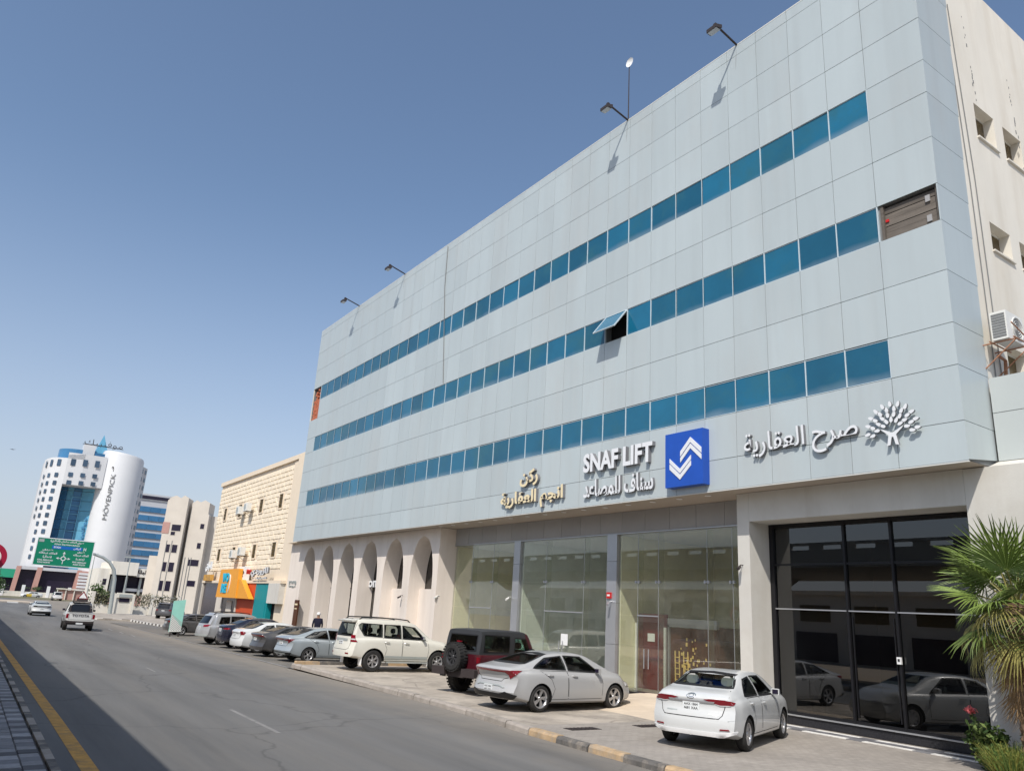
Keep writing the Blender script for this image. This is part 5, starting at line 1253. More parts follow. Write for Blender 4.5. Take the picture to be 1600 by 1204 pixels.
def wheel_meshes(r, wdt, rim_r, style, rim_m):
    k = (r, wdt, rim_r, style, rim_m)
    if k in SMALL: return SMALL[k]
    f = lambda u, v, w_: (u, w_, v)
    h = wdt/2; t = MB()
    t.lathe([(rim_r, -h*.8), (rim_r+.02, -h), (r-.04, -h), (r-.01, -h*.78), (r, -h*.5), (r, h*.5), (r-.01, h*.78), (r-.04, h), (rim_r+.02, h), (rim_r, h*.8)], f, 32, closed=True)
    if style == 'block':
        for i in range(28):
            a = 2*math.pi*i/28
            for s_ in (-1, 1):
                q = a+s_*.05; ca, sa = math.cos(q), math.sin(q); ca2, sa2 = math.cos(q+.13), math.sin(q+.13)
                t.prism([(s_*h*.15, 0), (s_*h*1.02, 0), (s_*h*1.02, .13), (s_*h*.15, .10)], lambda u, v, w_, q=q: (math.cos(q+v)*w_, u, math.sin(q+v)*w_), r-.01, r+.016)
    tm = t.mesh('tyre', M['tyre'], True)
    g = MB(); o = h*.62                    # outer face of the rim, on +y
    g.lathe([(rim_r+.004, h*.86), (rim_r-.012, h*.86), (rim_r-.025, h*.70), (rim_r-.03, -h*.2), (rim_r-.0, -h*.5)], f, 32)
    g.lathe([(0, o+.012), (.045, o+.010), (.06, o-.01), (.06, o-.05)], f, 16)
    ns = {'five': 5, 'six': 6, 'multi': 9, 'twist': 5, 'block': 8, 'cover': 8}[style]
    for i in range(ns):
        a = 2*math.pi*i/ns; ww = {'five': .038, 'six': .040, 'multi': .020, 'twist': .034, 'block': .022, 'cover': .036}[style]
        for dlt in ((-.13, .13) if style in ('block', 'five') else (0,)):
            tw_ = .34 if style == 'twist' else 0
            p0 = Vector((math.cos(a+dlt*.3), math.sin(a+dlt*.3)))*.045; p1 = Vector((math.cos(a+dlt+tw_), math.sin(a+dlt+tw_)))*(rim_r-.015)
            d = (p1-p0).normalized(); nn = Vector((-d.y, d.x)); k1 = 1.5 if style in ('twist', 'cover') else 1.0
            if style in ('block', 'five'): ww_ = ww*.62
            else: ww_ = ww
            pl = [p0-nn*ww_*.7, p1-nn*ww_*k1, p1+nn*ww_*k1, p0+nn*ww_*.7]
            g.prism([tuple(p) for p in pl], f, o-.03, o+(.0 if i else 0.0005))
    gm = g.mesh('rim', M[rim_m], True, sharp=30)
    d = MB(); d.lathe([(0, -h*.1), (rim_r-.02, -h*.1), (rim_r-.02, -h*.3), (0, -h*.3)], f, 24); d.lathe([(.0, .0), (.14, .0), (.14, -h*.1)], f, 20)
    dm = d.mesh('wheel', M['well'])
    SMALL[k] = (dm, tm, gm); return SMALL[k]
def add_wheel(root, loc, r, wdt, rim_r, style, rim_m, flip, rot=None):
    dm, tm, gm = wheel_meshes(r, wdt, rim_r, style, rim_m)
    o = link('wheel', dm, root, loc, rot or ((0, random.uniform(0, 6), 0) if not flip else (0, random.uniform(0, 6), math.pi)))
    link('tyre', tm, o); link('rim', gm, o); return o
def mirror(pl): return [(-u, v) for u, v in pl][::-1]
def car(sp, name, label, cat, loc, head, group=None):
    if name == 'parked_car': group = 'cars parked nose in along the shops'
    B = Body(sp); root = thing(name, label, cat, loc, head, group); P = sp['paint'][0]
    link('body', B.me, root); wb = sp['wb']; rw = sp['rw']; hw = sp['w'][2][1]
    for x in (0, wb):
        for s_ in (1, -1): add_wheel(root, (x, s_*(hw-sp['tw']/2-.02), rw), rw, sp['tw'], sp['rim'], sp['style'], sp.get('rim_m', 'rim'), s_ < 0)
    gl = M[sp.get('glass', 'car_glass')]
    def pp(name_, mats, todo, parent=root, off=.004, step=.07, smooth=True):
        mb = MB()
        for v, pl in todo: B.patch(mb, v, pl, off, step)
        return mb.build(name_, mats, parent, smooth, sharp=50)
    for v in ('left', 'right'):
        for i, pl in enumerate(sp['side_windows']):
            w_ = pp('side_window', gl if not (i == len(sp['side_windows'])-1 and 'glass_front' in sp) else M[sp['glass_front']], [(v, pl)], off=.001)
            mb = MB(); B.line(mb, v, pl, .03, .004); mb.build('window_seal', M['black'], w_)
        for i, d in enumerate(sp['doors']):
            mb = MB(); B.line(mb, v, d, .011, .0025); dr = mb.build('door', M['seam'], root)
            if i < len(sp.get('handles', [])):
                hx, hz = sp['handles'][i]; s_ = 1 if v == 'left' else -1; p = B.hit(v, hx, hz, .0)
                hb = MB(); hb.tube([(hx-.10, p.y, hz+.005), (hx-.07, p.y+s_*.03, hz+.008), (hx+.07, p.y+s_*.03, hz), (hx+.10, p.y, hz-.003)], .014, 6); hb.build('handle', M['chrome'] if sp.get('chrome') else P, dr, True)
                cb = MB(); B.patch(cb, v, [(hx-.06, hz-.03), (hx+.06, hz-.03), (hx+.06, hz+.03), (hx-.06, hz+.03)], .002, .05, 0, 0); cb.build('handle_cup', sp['paint'][-1], dr, True)
        for nm, m, pl in sp.get('side_extra', []): pp(nm, M[m] if isinstance(m, str) else m, [(v, pl)], off=.006)
    if 'rear_window' in sp:
        w_ = pp('rear_window', gl, [('rear', sp['rear_window'])], off=.002); mb = MB(); B.line(mb, 'rear', sp['rear_window'], .035, .005); mb.build('window_seal', M['black'], w_)
    if 'windshield' in sp: pp('windshield', M['car_glass'], [('front', sp['windshield'])], off=.002)
    for k_, (nm, m, view, pl, both) in enumerate(sp['lamps']):
        for q in ([pl, mirror(pl)] if both else [pl]): pp(nm, M[m], [(view, q)], off=.010+.0025*((k_*2) % 5 if len(sp['lamps']) < 4 else k_), step=.03)
    for nm, m, pl in sp.get('side_lamps', []):
        for v in ('left', 'right'): pp(nm, M[m], [(v, pl)], off=.007, step=.05)
    for nm, m, view, pts, wd_, closed in sp.get('lines', []):
        mb = MB(); B.line(mb, view, pts, wd_, .004, 0, closed); mb.build(nm, M[m] if isinstance(m, str) else m, root)
    pz = sp['plate']; p = B.hit('rear', pz[0], pz[1], .012); pw = sp.get('plate_w', .16)
    mb = MB(); mb.box(p.x-.006, p.x+.02, pz[0]-pw, pz[0]+pw, pz[1]-.08, pz[1]+.08); pl = mb.build('licence_plate', M['plate'], root)
    mb = MB(); fn = lambda u, v, w_: (p.x-.0065-w_, pz[0]-u, pz[1]+v)
    t_ = sp.get('plate_text', ('٤٦٨١', '4681 XAA')); pt = t_[1]
    text_mesh(mb, pt, fn, -pw*.85, pw*.8, -.06, -.01, .001, .02); text_mesh(mb, pt[::-1], fn, -pw*.85, pw*.8, .012, .06, .001, .02); mb.build('plate_characters', M['black'], pl, fix=False)
    # door mirrors
    mx, mz = sp['mirror']
    for s_ in (1, -1):
        y0 = B.hit('left' if s_ > 0 else 'right', mx, mz, 0).y; mb = MB()
        mb.tube([(mx, y0-s_*.05, mz-.02), (mx-.02, y0+s_*.06, mz)], .025, 6)
        cs = [(-.05, -.055), (.05, -.06), (.08, -.02), (.06, .05), (-.04, .07)]
        mb.prism(cs, lambda u, v, w_: (mx-.05+u*.7-w_*.15, y0+s_*(.04+w_), mz+.02+v), 0, .17); mo = mb.build('door_mirror', sp.get('mirror_m') or P, root)
        mb = MB(); mb.box(mx-.112, mx-.104, min(y0+s_*.065, y0+s_*.19), max(y0+s_*.065, y0+s_*.19), mz-.02, mz+.07); mb.build('mirror_glass', M['dark_win'], mo)
    # seats seen through the glass
    if sp.get('hollow', True) and 'seat' in sp:
        sm, zb = M[sp['seat']], sp['seat_z']
        for x in sp['seat_x']:
            for s_ in (1, -1):
                st = MB(); y_ = s_*.37
                st.prism([(x-.06, zb-.5), (x+.10, zb-.5), (x-.02, zb+.02), (x-.10, zb+.02)], XZ(y_-.22), 0, .44); so_ = st.build('seat', M['seat_dark'] if sp['seat'] != 'seat_pale' else sm, root)
                hb = MB(); n_ = 10; hb.prism([(.14*math.cos(2*math.pi*i/n_)*(1 if math.sin(2*math.pi*i/n_) < 0 else .86), .10*math.sin(2*math.pi*i/n_)) for i in range(n_)], lambda u, v, w_: (x-.13-w_, y_+u, zb+.14+v), 0, .09); hb.build('headrest', sm, so_)
    for fn_ in sp.get('extra', []): fn_(B, root, sp)
    return root

def sedan(**k):
    """four-door saloon measures; keywords override"""
    sp = dict(x0=-.97, x1=3.66, wb=2.70, rw=.318, tw=.205, rim=.205, style='cover', gap=.05, seat='seat_dark', seat_x=(.42, 1.45), seat_z=1.10,
        top=[(-.97, .985), (-.86, 1.045), (-.62, 1.085), (-.36, 1.11), (-.2, 1.15), (.1, 1.275), (.4, 1.375), (.75, 1.42), (1.15, 1.435), (1.55, 1.42), (1.95, 1.325), (2.3, 1.17), (2.62, 1.02), (3.0, .945), (3.35, .86), (3.56, .76), (3.66, .66)],
        belt=[(-.97, .90), (-.3, .955), (.8, .945), (1.9, .915), (2.6, .90), (3.2, .80), (3.66, .56)],
        bot=[(-.97, .30), (-.5, .235), (0, .19), (2.7, .18), (3.3, .19), (3.66, .25)],
        w=[(-.97, .82), (-.5, .865), (0, .885), (1.3, .89), (2.7, .885), (3.2, .865), (3.66, .78)],
        wr=[(-.97, .72), (-.3, .68), (.3, .60), (1.1, .60), (1.8, .62), (2.6, .72), (3.66, .66)],
        rear=[(.2, .10), (.34, .02), (.48, 0), (.62, .01), (.70, .06), (.85, .085), (.95, .05), (1.02, .09)], front=[(.2, .08), (.4, .0), (.6, .03), (.75, .12)],
        side_windows=[[(-.02, 1.0), (.86, 1.0), (.80, 1.335), (.42, 1.29)], [(.95, .995), (2.05, .975), (1.5, 1.335), (.90, 1.345)]],
        doors=[[(.10, .30), (.36, .36), (.44, .55), (.30, .80), (.05, .97), (.88, .97), (.92, .30)], [(.935, .30), (.90, .97), (2.10, .955), (2.18, .70), (2.15, .30)]],
        handles=[(.22, .87), (1.10, .85)],
        rear_window=[(-.62, 1.145), (.62, 1.145), (.585, 1.20), (.50, 1.365), (0, 1.385), (-.50, 1.365), (-.585, 1.20)],
        windshield=[(-.66, 1.08), (.66, 1.08), (.52, 1.36), (-.52, 1.36)],
        lamps=[('tail_light', 'lamp_red', 'rear', [(.36, .93), (.62, .95), (.80, .92), (.86, .87), (.78, .83), (.55, .86)], True), ('headlight', 'lamp_clear', 'front', [(.40, .66), (.76, .72), (.80, .64), (.45, .60)], True)],
        plate=(0, .80), mirror=(1.98, 1.0), lines=[])
    sp.update(k); return sp
trunk = lambda z0, z1, a, b: ('trunk_lid', 'seam', 'rear', [(-b, z1), (-a, z0+.06), (-a+.06, z0), (a-.06, z0), (a, z0+.06), (b, z1)], .012, False)

# white saloon, nearest
white = paint('white_car_paint', (.60, .61, .60))
car(sedan(paint=[white], chrome=0, seat='seat_pale', rim_m='rim', plate_w=.17,
    lamps=[('tail_light', 'lamp_red', 'wrap', WR([(19, .945), (28, .957), (44, .956), (54, .932), (61, .905), (54, .868), (40, .852), (30, .895)]), True),
           ('tail_light_clear', 'lamp_clear', 'wrap', WR([(31, .885), (40, .842), (52, .852), (50, .864), (40, .858)]), True),
           ('reflector', 'lamp_red', 'wrap', WR([(37, .42), (48, .42), (47, .445), (38, .445)]), True),
           ('chrome_bar', 'steel', 'rear', [(-.44, .885), (.44, .885), (.46, .915), (-.46, .915)], False),
           ('lower_lip', 'white', 'rear', [(-.62, .30), (.62, .30), (.80, .36), (.82, .41), (.60, .375), (-.60, .375), (-.82, .41), (-.80, .36)], False),
           ('headlight', 'lamp_clear', 'front', [(.40, .66), (.76, .72), (.80, .64), (.45, .60)], True)],
    lines=[trunk(.615, .90, .60, .66), ('trunk_edge', 'seam', 'rear', [(-.70, 1.0), (-.62, 1.10)], .01, False), ('trunk_edge', 'seam', 'rear', [(.70, 1.0), (.62, 1.10)], .01, False),
           ('emblem', 'chrome', 'rear', [(.09*math.cos(i*.628), .985+.045*math.sin(i*.628)) for i in range(10)], .014, True), ('emblem_bar', 'chrome', 'rear', [(.05*math.cos(i*.628), .992+.025*math.sin(i*.628)) for i in range(10)], .012, True),
           ('model_badge', 'galv', 'rear', [(.50, .70), (.28, .70)], .022, False), ('model_badge', 'galv', 'rear', [(-.34, .68), (-.52, .68)], .018, False), ('bumper_crease', 'galv', 'rear', [(-.82, .60), (-.70, .585)], .012, False)]),
    'parked_car', 'white saloon parked nose-in nearest the camera, rear lights facing the road', 'car', (13.04, 11.48, 0), .3927)

# grey fastback saloon
grey = paint('pale_grey_car_paint', (.40, .40, .395), rough=.35)
fast = dict(x0=-1.05, x1=3.62, wb=2.72, rw=.325, tw=.215, rim=.225, style='twist', rim_m='rim', seat='seat_dark', seat_x=(.6, 1.6), seat_z=1.06,
    top=[(-1.05, .98), (-.98, 1.035), (-.85, 1.055), (-.65, 1.085), (-.5, 1.11), (-.2, 1.185), (.2, 1.30), (.55, 1.375), (.9, 1.41), (1.3, 1.415), (1.7, 1.375), (2.1, 1.235), (2.4, 1.10), (2.66, .99), (3.0, .915), (3.3, .835), (3.52, .73), (3.62, .64)],
    belt=[(-1.05, .92), (-.3, .945), (.8, .925), (1.9, .885), (2.6, .865), (3.2, .77), (3.62, .54)],
    rear=[(.2, .16), (.34, .06), (.46, .0), (.60, .06), (.78, .12), (.90, .06), (1.0, .0), (1.05, .05)],
    side_windows=[[(-.22, 1.035), (.90, 1.0), (.84, 1.325), (.30, 1.27)], [(.98, .995), (2.12, .95), (1.55, 1.315), (.93, 1.335)]],
    doors=[[(.16, .30), (.38, .36), (.46, .55), (.34, .78), (-.02, .985), (.92, .965), (.94, .30)], [(.96, .30), (.93, .965), (2.16, .93), (2.22, .68), (2.2, .30)]],
    rear_window=[(-.60, 1.125), (.60, 1.125), (.52, 1.25), (.44, 1.345), (0, 1.365), (-.44, 1.345), (-.52, 1.25)], handles=[(.30, .875), (1.16, .855)], mirror=(2.05, .97))
crease = [('door_crease', 'seam', 'right', [(.0, .86), (.6, .83), (1.3, .80), (2.2, .77)], .006, False)]
car(sedan(**fast) | dict(paint=[grey], plate=(0, .52),
    lamps=[('tail_light_bar', 'lamp_red', 'wrap', WR([(-37, .918), (37, .918), (37, .955), (-37, .955)]), False),
           ('tail_light', 'lamp_red', 'wrap', WR([(36.5, .925), (36.5, .957), (50, .972), (66, .972), (56, .88), (47, .775), (44, .87)]), True),
           ('diffuser', 'black', 'wrap', WR([(-58, .40), (-40, .47), (-28, .42), (28, .42), (40, .47), (58, .40), (52, .29), (-52, .29)]), False),
           ('bumper_step', 'grey_shadow' if 0 else 'galv', 'rear', [(-.40, .61), (.40, .61), (.55, .56), (.50, .55), (.38, .585), (-.38, .585), (-.50, .55), (-.55, .56)], False),
           ('headlight', 'lamp_clear', 'front', [(.40, .62), (.76, .68), (.80, .60), (.45, .56)], True)],
    lines=[trunk(.70, .80, .46, .60)]),
    'parked_car', 'light grey fastback saloon with a full-width red tail lamp, beside the sand mound', 'car', (12.45, 17.26, 0), .0872)

# white off-road wagon
wagon_white = paint('cream_white_car_paint', (.68, .66, .58))
def roof_rails(B, root, sp):
    for s_ in (1, -1):
        mb = MB(); zt = lambda x: B.hit('top', x, s_*.56, 0).z
        mb.tube([(-.55, s_*.56, zt(-.55))]+[(x, s_*.56, zt(x)+.055) for x in (-.45, .3, 1.0, 1.5)]+[(1.6, s_*.56, zt(1.6))], .024, 6); mb.build('roof_rail', M['black'], root, True)
def spoiler(B, root, sp):
    zt = B.hit('top', sp['x0']+.38, 0, 0).z
    mb = MB(); mb.prism([(sp['x0']+.12, zt-.07), (sp['x0']+.5, zt+.012), (sp['x0']+.5, zt-.03), (sp['x0']+.14, zt-.11)], XZ(-.62), 0, 1.24); mb.build('roof_spoiler', sp['paint'][0], root)
def side_steps(B, root, sp):
    for s_ in (1, -1):
        mb = MB(); y_ = s_*(sp['w'][2][1]-.02); mb.prism([(.52, .33), (2.25, .33), (2.3, .37), (.48, .38)], XZ(min(y_, y_+s_*.09)), 0, .09); mb.build('side_step', M['galv'], root)
        for x in (-.46, sp['wb']-.44):
            mb = MB(); mb.box(x, x+.02, s_*.62 if s_ > 0 else -.86, .86 if s_ > 0 else -.62, .22, .50); mb.build('mud_flap', M['white'] if sp.get('pale_flap') else M['black'], root)
def suv(**k):
    sp = dict(x0=-.98, x1=3.80, wb=2.79, rw=.385, tw=.255, rim=.225, style='six', gap=.075, seat='seat_dark', seat_x=(.6, 1.6), seat_z=1.28, round=(.20, .30),
        top=[(-.98, 1.80), (-.9, 1.815), (-.5, 1.84), (.2, 1.85), (1.0, 1.845), (1.5, 1.81), (1.85, 1.70), (2.2, 1.45), (2.5, 1.235), (2.7, 1.17), (3.1, 1.12), (3.45, 1.04), (3.68, .92), (3.80, .80)],
        belt=[(-.98, 1.15), (0, 1.17), (1.5, 1.15), (2.5, 1.10), (3.2, 1.0), (3.80, .70)],
        bot=[(-.98, .50), (-.5, .44), (0, .36), (2.6, .34), (3.3, .38), (3.80, .48)],
        w=[(-.98, .87), (-.5, .915), (0, .94), (1.3, .93), (2.79, .94), (3.3, .92), (3.80, .80)],
        wr=[(-.98, .70), (0, .72), (1.2, .72), (1.9, .70), (2.6, .76), (3.80, .68)],
        rear=[(.4, .02), (.55, 0), (.80, .0), (.9, .07), (1.15, .09), (1.4, .15), (1.85, .30)], front=[(.3, .10), (.6, .0), (.8, .04), (1.0, .15)],
        side_windows=[[(-.42, 1.25), (.32, 1.22), (.32, 1.66), (-.52, 1.68), (-.66, 1.60)], [(.40, 1.215), (1.13, 1.20), (1.10, 1.66), (.40, 1.66)], [(1.20, 1.195), (2.22, 1.17), (1.75, 1.60), (1.18, 1.655)]],
        doors=[[(.30, .46), (.44, .52), (.52, .80), (.40, 1.05), (.36, 1.19), (1.17, 1.18), (1.18, .46)], [(1.20, .46), (1.19, 1.17), (2.28, 1.14), (2.34, .85), (2.30, .46)]],
        handles=[(.52, 1.04), (1.35, 1.02)],
        rear_window=[(-.62, 1.22), (.62, 1.22), (.58, 1.66), (-.58, 1.66)], windshield=[(-.66, 1.30), (.66, 1.30), (.58, 1.68), (-.58, 1.68)],
        lamps=[], plate=(0, .98), mirror=(2.10, 1.22), lines=[], extra=[roof_rails, spoiler])
    sp.update(k); return sp
car(suv(paint=[wagon_white], chrome=1, mirror_m=M['galv'], pale_flap=1, plate=(0, .96), extra=[roof_rails, spoiler, side_steps],
    lamps=[('tail_light', 'lamp_red', 'wrap', WR([(43, 1.26), (54, 1.26), (55, 1.13), (60, 1.02), (42.5, 1.02)]), True), ('tail_light_clear', 'lamp_clear', 'wrap', WR([(43, 1.135), (55, 1.135), (56, 1.09), (43, 1.09)]), True),
           ('reflector', 'lamp_red', 'rear', [(.5, .60), (.66, .60), (.66, .64), (.5, .64)], True), ('plate_garnish', 'galv', 'rear', [(-.44, 1.04), (.44, 1.04), (.44, 1.12), (-.44, 1.12)], False),
           ('headlight', 'lamp_clear', 'front', [(.50, .86), (.80, .96), (.84, .82), (.55, .76)], True)],
    side_extra=[('rocker_moulding', 'galv', [(.46, .50), (2.3, .48), (2.3, .56), (.47, .58)])],
    lines=[('tailgate', 'seam', 'rear', [(-.66, 1.70), (-.62, .80), (-.5, .74), (.5, .74), (.62, .80), (.66, 1.70)], .012, False)]),
    'parked_car', 'cream white off-road wagon with roof rails parked before the arcade', 'car', (12.9, 28.07, 0), .0438)

# dark red box-shaped off-roader with black hard top
wine = paint('dark_red_car_paint', (.062, .004, .010), rough=.28); htop = mat('black_hard_top', (.04, .042, .045), rough=.5, noise=.1)
def jeep_bits(B, root, sp):
    xr = sp['x0']
    add_wheel(root, (xr-.20, .06, 1.02), .40, .28, .23, 'block', 'rim_dark', False, (0, .3, math.pi/2))
    mb = MB(); mb.box(xr-.10, xr+.1, -.18, .30, .9, 1.15); mb.build('spare_mount', M['black'], root)
    mb = MB(); 
    for s_ in (1, -1): mb.box(xr-.30, xr+.02, min(s_*.36, s_*.92), max(s_*.36, s_*.92), .50, .72)
    mb.box(xr-.16, xr+.02, -.36, .36, .46, .66); mb.build('rear_bumper', M['dark_metal'], root)
    mb = MB(); mb.box(xr-.10, xr-.02, -.03, .12, 1.44, 1.48); mb.build('brake_light', M['lamp_red'], root)
    for s_ in (1, -1):
        mb = MB(); mb.box(xr-.05, xr+.03, min(s_*.72, s_*.80), max(s_*.72, s_*.80), .90, 1.06); mb.build('tail_light', M['lamp_red'], root)
        for x in (0, sp['wb']):
            mb = MB(); n_ = 10; R0, R1 = .50, .56
            pts = [(x+R1*math.cos(math.pi*k/n_), .42+R1*.9*math.sin(math.pi*k/n_)) for k in range(n_+1)]+[(x+R0*math.cos(math.pi*k/n_), .42+R0*.9*math.sin(math.pi*k/n_)) for k in range(n_, -1, -1)]
            mb.prism(pts, XZ(min(s_*.74, s_*.95)), 0, .21); mb.build('fender_flare', M['black'], root)
car(suv(x0=-.62, x1=3.35, wb=2.95-.5, rw=.42, tw=.30, rim=.23, style='block', rim_m='rim_dark', gap=.09, paint=[wine, htop], round=(.05, .10), glass='car_glass_dark', glass_front='car_glass_green',
    zone=lambda c: 1 if c.z > 1.14 and c.x < 1.35 else 0, mirror_m=M['black'],
    top=[(-.62, 1.80), (-.5, 1.815), (.2, 1.83), (1.2, 1.82), (1.45, 1.78), (1.62, 1.62), (1.85, 1.25), (1.95, 1.16), (2.6, 1.13), (3.1, 1.10), (3.35, 1.06)],
    belt=[(-.62, 1.12), (1.9, 1.11), (3.35, 1.02)], bot=[(-.62, .56), (0, .52), (2.4, .5), (3.35, .56)],
    w=[(-.62, .80), (-.3, .80), (0, .80), (1.3, .80), (2.4, .76), (2.8, .70), (3.35, .62)], wr=[(-.62, .72), (0, .73), (1.2, .72), (1.7, .70), (3.35, .56)],
    rear=[(.5, .0), (1.1, .0), (1.8, .10)], front=[(.5, 0), (1.1, .03)],
    side_windows=[[(-.42, 1.20), (.66, 1.20), (.66, 1.66), (-.40, 1.68)], [(.88, 1.20), (1.62, 1.18), (1.38, 1.60), (.88, 1.62)]],
    doors=[[(.02, .6), (.36, .9), (.40, 1.14), (.72, 1.14), (.74, .58)], [(.80, .58), (.80, 1.13), (1.72, 1.12), (1.72, .58)]], handles=[(.5, 1.0), (.95, 1.0)],
    rear_window=[(-.60, 1.22), (.60, 1.22), (.58, 1.66), (-.58, 1.66)], windshield=[(-.60, 1.25), (.60, 1.25), (.58, 1.65), (-.58, 1.65)],
    lamps=[('headlight', 'lamp_clear', 'front', [(.36+.10*math.cos(i*.628), .92+.10*math.sin(i*.628)) for i in range(10)], True)], seat_z=1.25,
    plate=(.62-.55, .60), mirror=(1.62, 1.24), extra=[jeep_bits]),
    'parked_car', 'dark red off-roader with black hard top and spare wheel on its tailgate', 'car', (13.2, 20.6, 0), .20)

# silver saloon behind the striped divider kerb
silver = paint('silver_blue_car_paint', (.36, .40, .42), rough=.3, metal=.25)
acc = dict(fast); acc.update(style='five', rw=.315, rim=.21, x1=3.5, wb=2.62, seat='seat_dark', glass='car_glass_dark',
    top=[(x*(.97 if x > 0 else 1), z+.04*(1 if z > 1.05 else 0)) for x, z in fast['top']], side_windows=[[(-.25, 1.03), (.90, 1.0), (.84, 1.345), (.28, 1.27)], [(.98, .995), (2.0, .965), (1.5, 1.335), (.93, 1.355)]])
def zz(y_): return zr(y_)+.006
car(sedan(**acc) | dict(paint=[silver], plate=(0, .78),
    lamps=[('tail_light', 'lamp_red', 'wrap', WR([(25, .90), (48, .957), (61, .95), (52, .87), (44, .775), (41, .875)]), True), ('tail_light_bar', 'lamp_red', 'wrap', WR([(-24, .90), (24, .90), (24, .93), (-24, .93)]), False),
           ('diffuser', 'black', 'wrap', WR([(-56, .40), (56, .40), (50, .29), (-50, .29)]), False), ('diffuser_bar', 'galv', 'rear', [(-.5, .32), (.5, .32), (.55, .37), (-.55, .37)], False), ('headlight', 'lamp_clear', 'front', [(.40, .62), (.76, .68), (.80, .60), (.45, .56)], True)],
    lines=[trunk(.66, .88, .54, .60)]),
    'parked_car', 'silver blue saloon just beyond the orange and black divider kerb', 'car', (12.95, 34.7, zz(34.7)), .10)
dgrey = paint('dark_grey_car_paint', (.075, .072, .072), rough=.35, metal=.2)
car(sedan(**fast) | dict(paint=[dgrey], glass='car_glass_dark', plate=(0, .74),
    lamps=[('tail_light_bar', 'lamp_red', 'wrap', WR([(-54, .89), (54, .89), (50, .945), (-50, .945)]), False), ('headlight', 'lamp_clear', 'front', [(.40, .62), (.76, .68), (.80, .60), (.45, .56)], True)], lines=[trunk(.66, .85, .54, .60)]),
    'parked_car', 'dark grey saloon squeezed between the silver saloon and a white one', 'car', (12.75, 37.7, zz(37.7)), .06)
car(sedan(paint=[white], style='five', glass='car_glass_dark', plate=(0, .80), rw=.32, top=[(x, z+.03) for x, z in sedan()['top']],
    lamps=[('tail_light', 'lamp_red', 'wrap', WR([(39, .985), (48, .995), (58, .95), (54, .83), (40, .81)]), True), ('chrome_bar', 'steel', 'rear', [(-.3, .915), (.3, .915), (.3, .94), (-.3, .94)], False), ('headlight', 'lamp_clear', 'front', [(.40, .66), (.76, .72), (.80, .64), (.45, .60)], True)],
    lines=[trunk(.64, .92, .56, .60)]),
    'parked_car', 'white saloon with tinted windows between two dark cars in the far parking row', 'car', (12.6, 40.7, zz(40.7)), .08)
navy = paint('navy_car_paint', (.012, .013, .026), rough=.22)
car(sedan(paint=[navy], style='multi', glass='car_glass_dark', plate=(0, .92), rw=.35, wb=2.8, x1=3.75, tw=.23, rim=.24,
    top=[(x, z*1.09+.02) for x, z in sedan()['top']], belt=[(x, z*1.09) for x, z in sedan()['belt']], hollow=False,
    side_windows=[[(a, z*1.09) for a, z in pl] for pl in sedan()['side_windows']], rear_window=[(a, z*1.09) for a, z in sedan()['rear_window']], windshield=[(a, z*1.09) for a, z in sedan()['windshield']],
    rear=[(.2, .08), (.5, 0), (.9, .03), (1.1, .07)], mirror=(1.98, 1.09), bot=[(-.97, .36), (0, .24), (2.8, .22), (3.75, .3)],
    lamps=[('tail_light', 'lamp_red', 'wrap', WR([(27, 1.0), (52, 1.04), (58, 1.0), (50, .95), (28, .95)]), True), ('headlight', 'lamp_clear', 'front', [(.40, .7), (.76, .76), (.80, .68), (.45, .64)], True)], lines=[trunk(.66, .98, .60, .64)]),
    'parked_car', 'navy saloon with a white plate beside the big silver wagon', 'car', (12.75, 43.9, zz(43.9)), .08)
silver2 = paint('silver_car_paint', (.42, .42, .42), rough=.28, metal=.3)
car(suv(paint=[silver2], style='five', wb=3.0, x0=-1.08, x1=4.0, rw=.37, tw=.26, rim=.25, glass='car_glass_dark', gap=.06, round=(.30, .34),
    top=[(-1.08, 1.60), (-.95, 1.65), (-.5, 1.71), (.3, 1.74), (1.1, 1.74), (1.6, 1.70), (2.0, 1.57), (2.4, 1.33), (2.75, 1.13), (3.2, 1.05), (3.7, .93), (4.0, .76)],
    belt=[(-1.08, 1.02), (0, 1.06), (1.5, 1.03), (2.7, 1.0), (3.4, .9), (4.0, .62)], bot=[(-1.08, .42), (0, .26), (2.9, .24), (4.0, .36)],
    rear=[(.3, .06), (.5, 0), (.8, .02), (1.05, .10), (1.3, .24), (1.65, .46)],
    side_windows=[[(-.28, 1.14), (.30, 1.10), (.34, 1.53), (-.18, 1.50)], [(.42, 1.10), (1.22, 1.08), (1.20, 1.56), (.42, 1.55)], [(1.30, 1.07), (2.35, 1.05), (1.85, 1.50), (1.28, 1.56)]],
    rear_window=[(-.64, 1.14), (.64, 1.14), (.56, 1.52), (-.56, 1.52)], windshield=[(-.66, 1.2), (.66, 1.2), (.58, 1.58), (-.58, 1.58)],
    doors=[[(.34, .40), (.50, .52), (.55, .75), (.42, 1.0), (.40, 1.06), (1.24, 1.05), (1.26, .40)], [(1.28, .40), (1.27, 1.05), (2.42, 1.02), (2.46, .7), (2.42, .40)]], handles=[(.56, .96), (1.45, .94)],
    lamps=[('tail_light', 'lamp_red', 'wrap', WR([(29, 1.04), (50, 1.08), (60, 1.07), (52, .96), (32, .93)]), True), ('headlight', 'lamp_clear', 'front', [(.50, .76), (.80, .86), (.84, .72), (.55, .66)], True), ('lower_valance', 'galv', 'rear', [(-.84, .44), (.84, .44), (.80, .54), (-.80, .54)], False)],
    mirror=(2.2, 1.12), plate=(0, .88), extra=[roof_rails]),
    'parked_car', 'large silver estate wagon with sloping tail beside the navy saloon', 'car', (12.6, 47.4, zz(47.4)), .13)
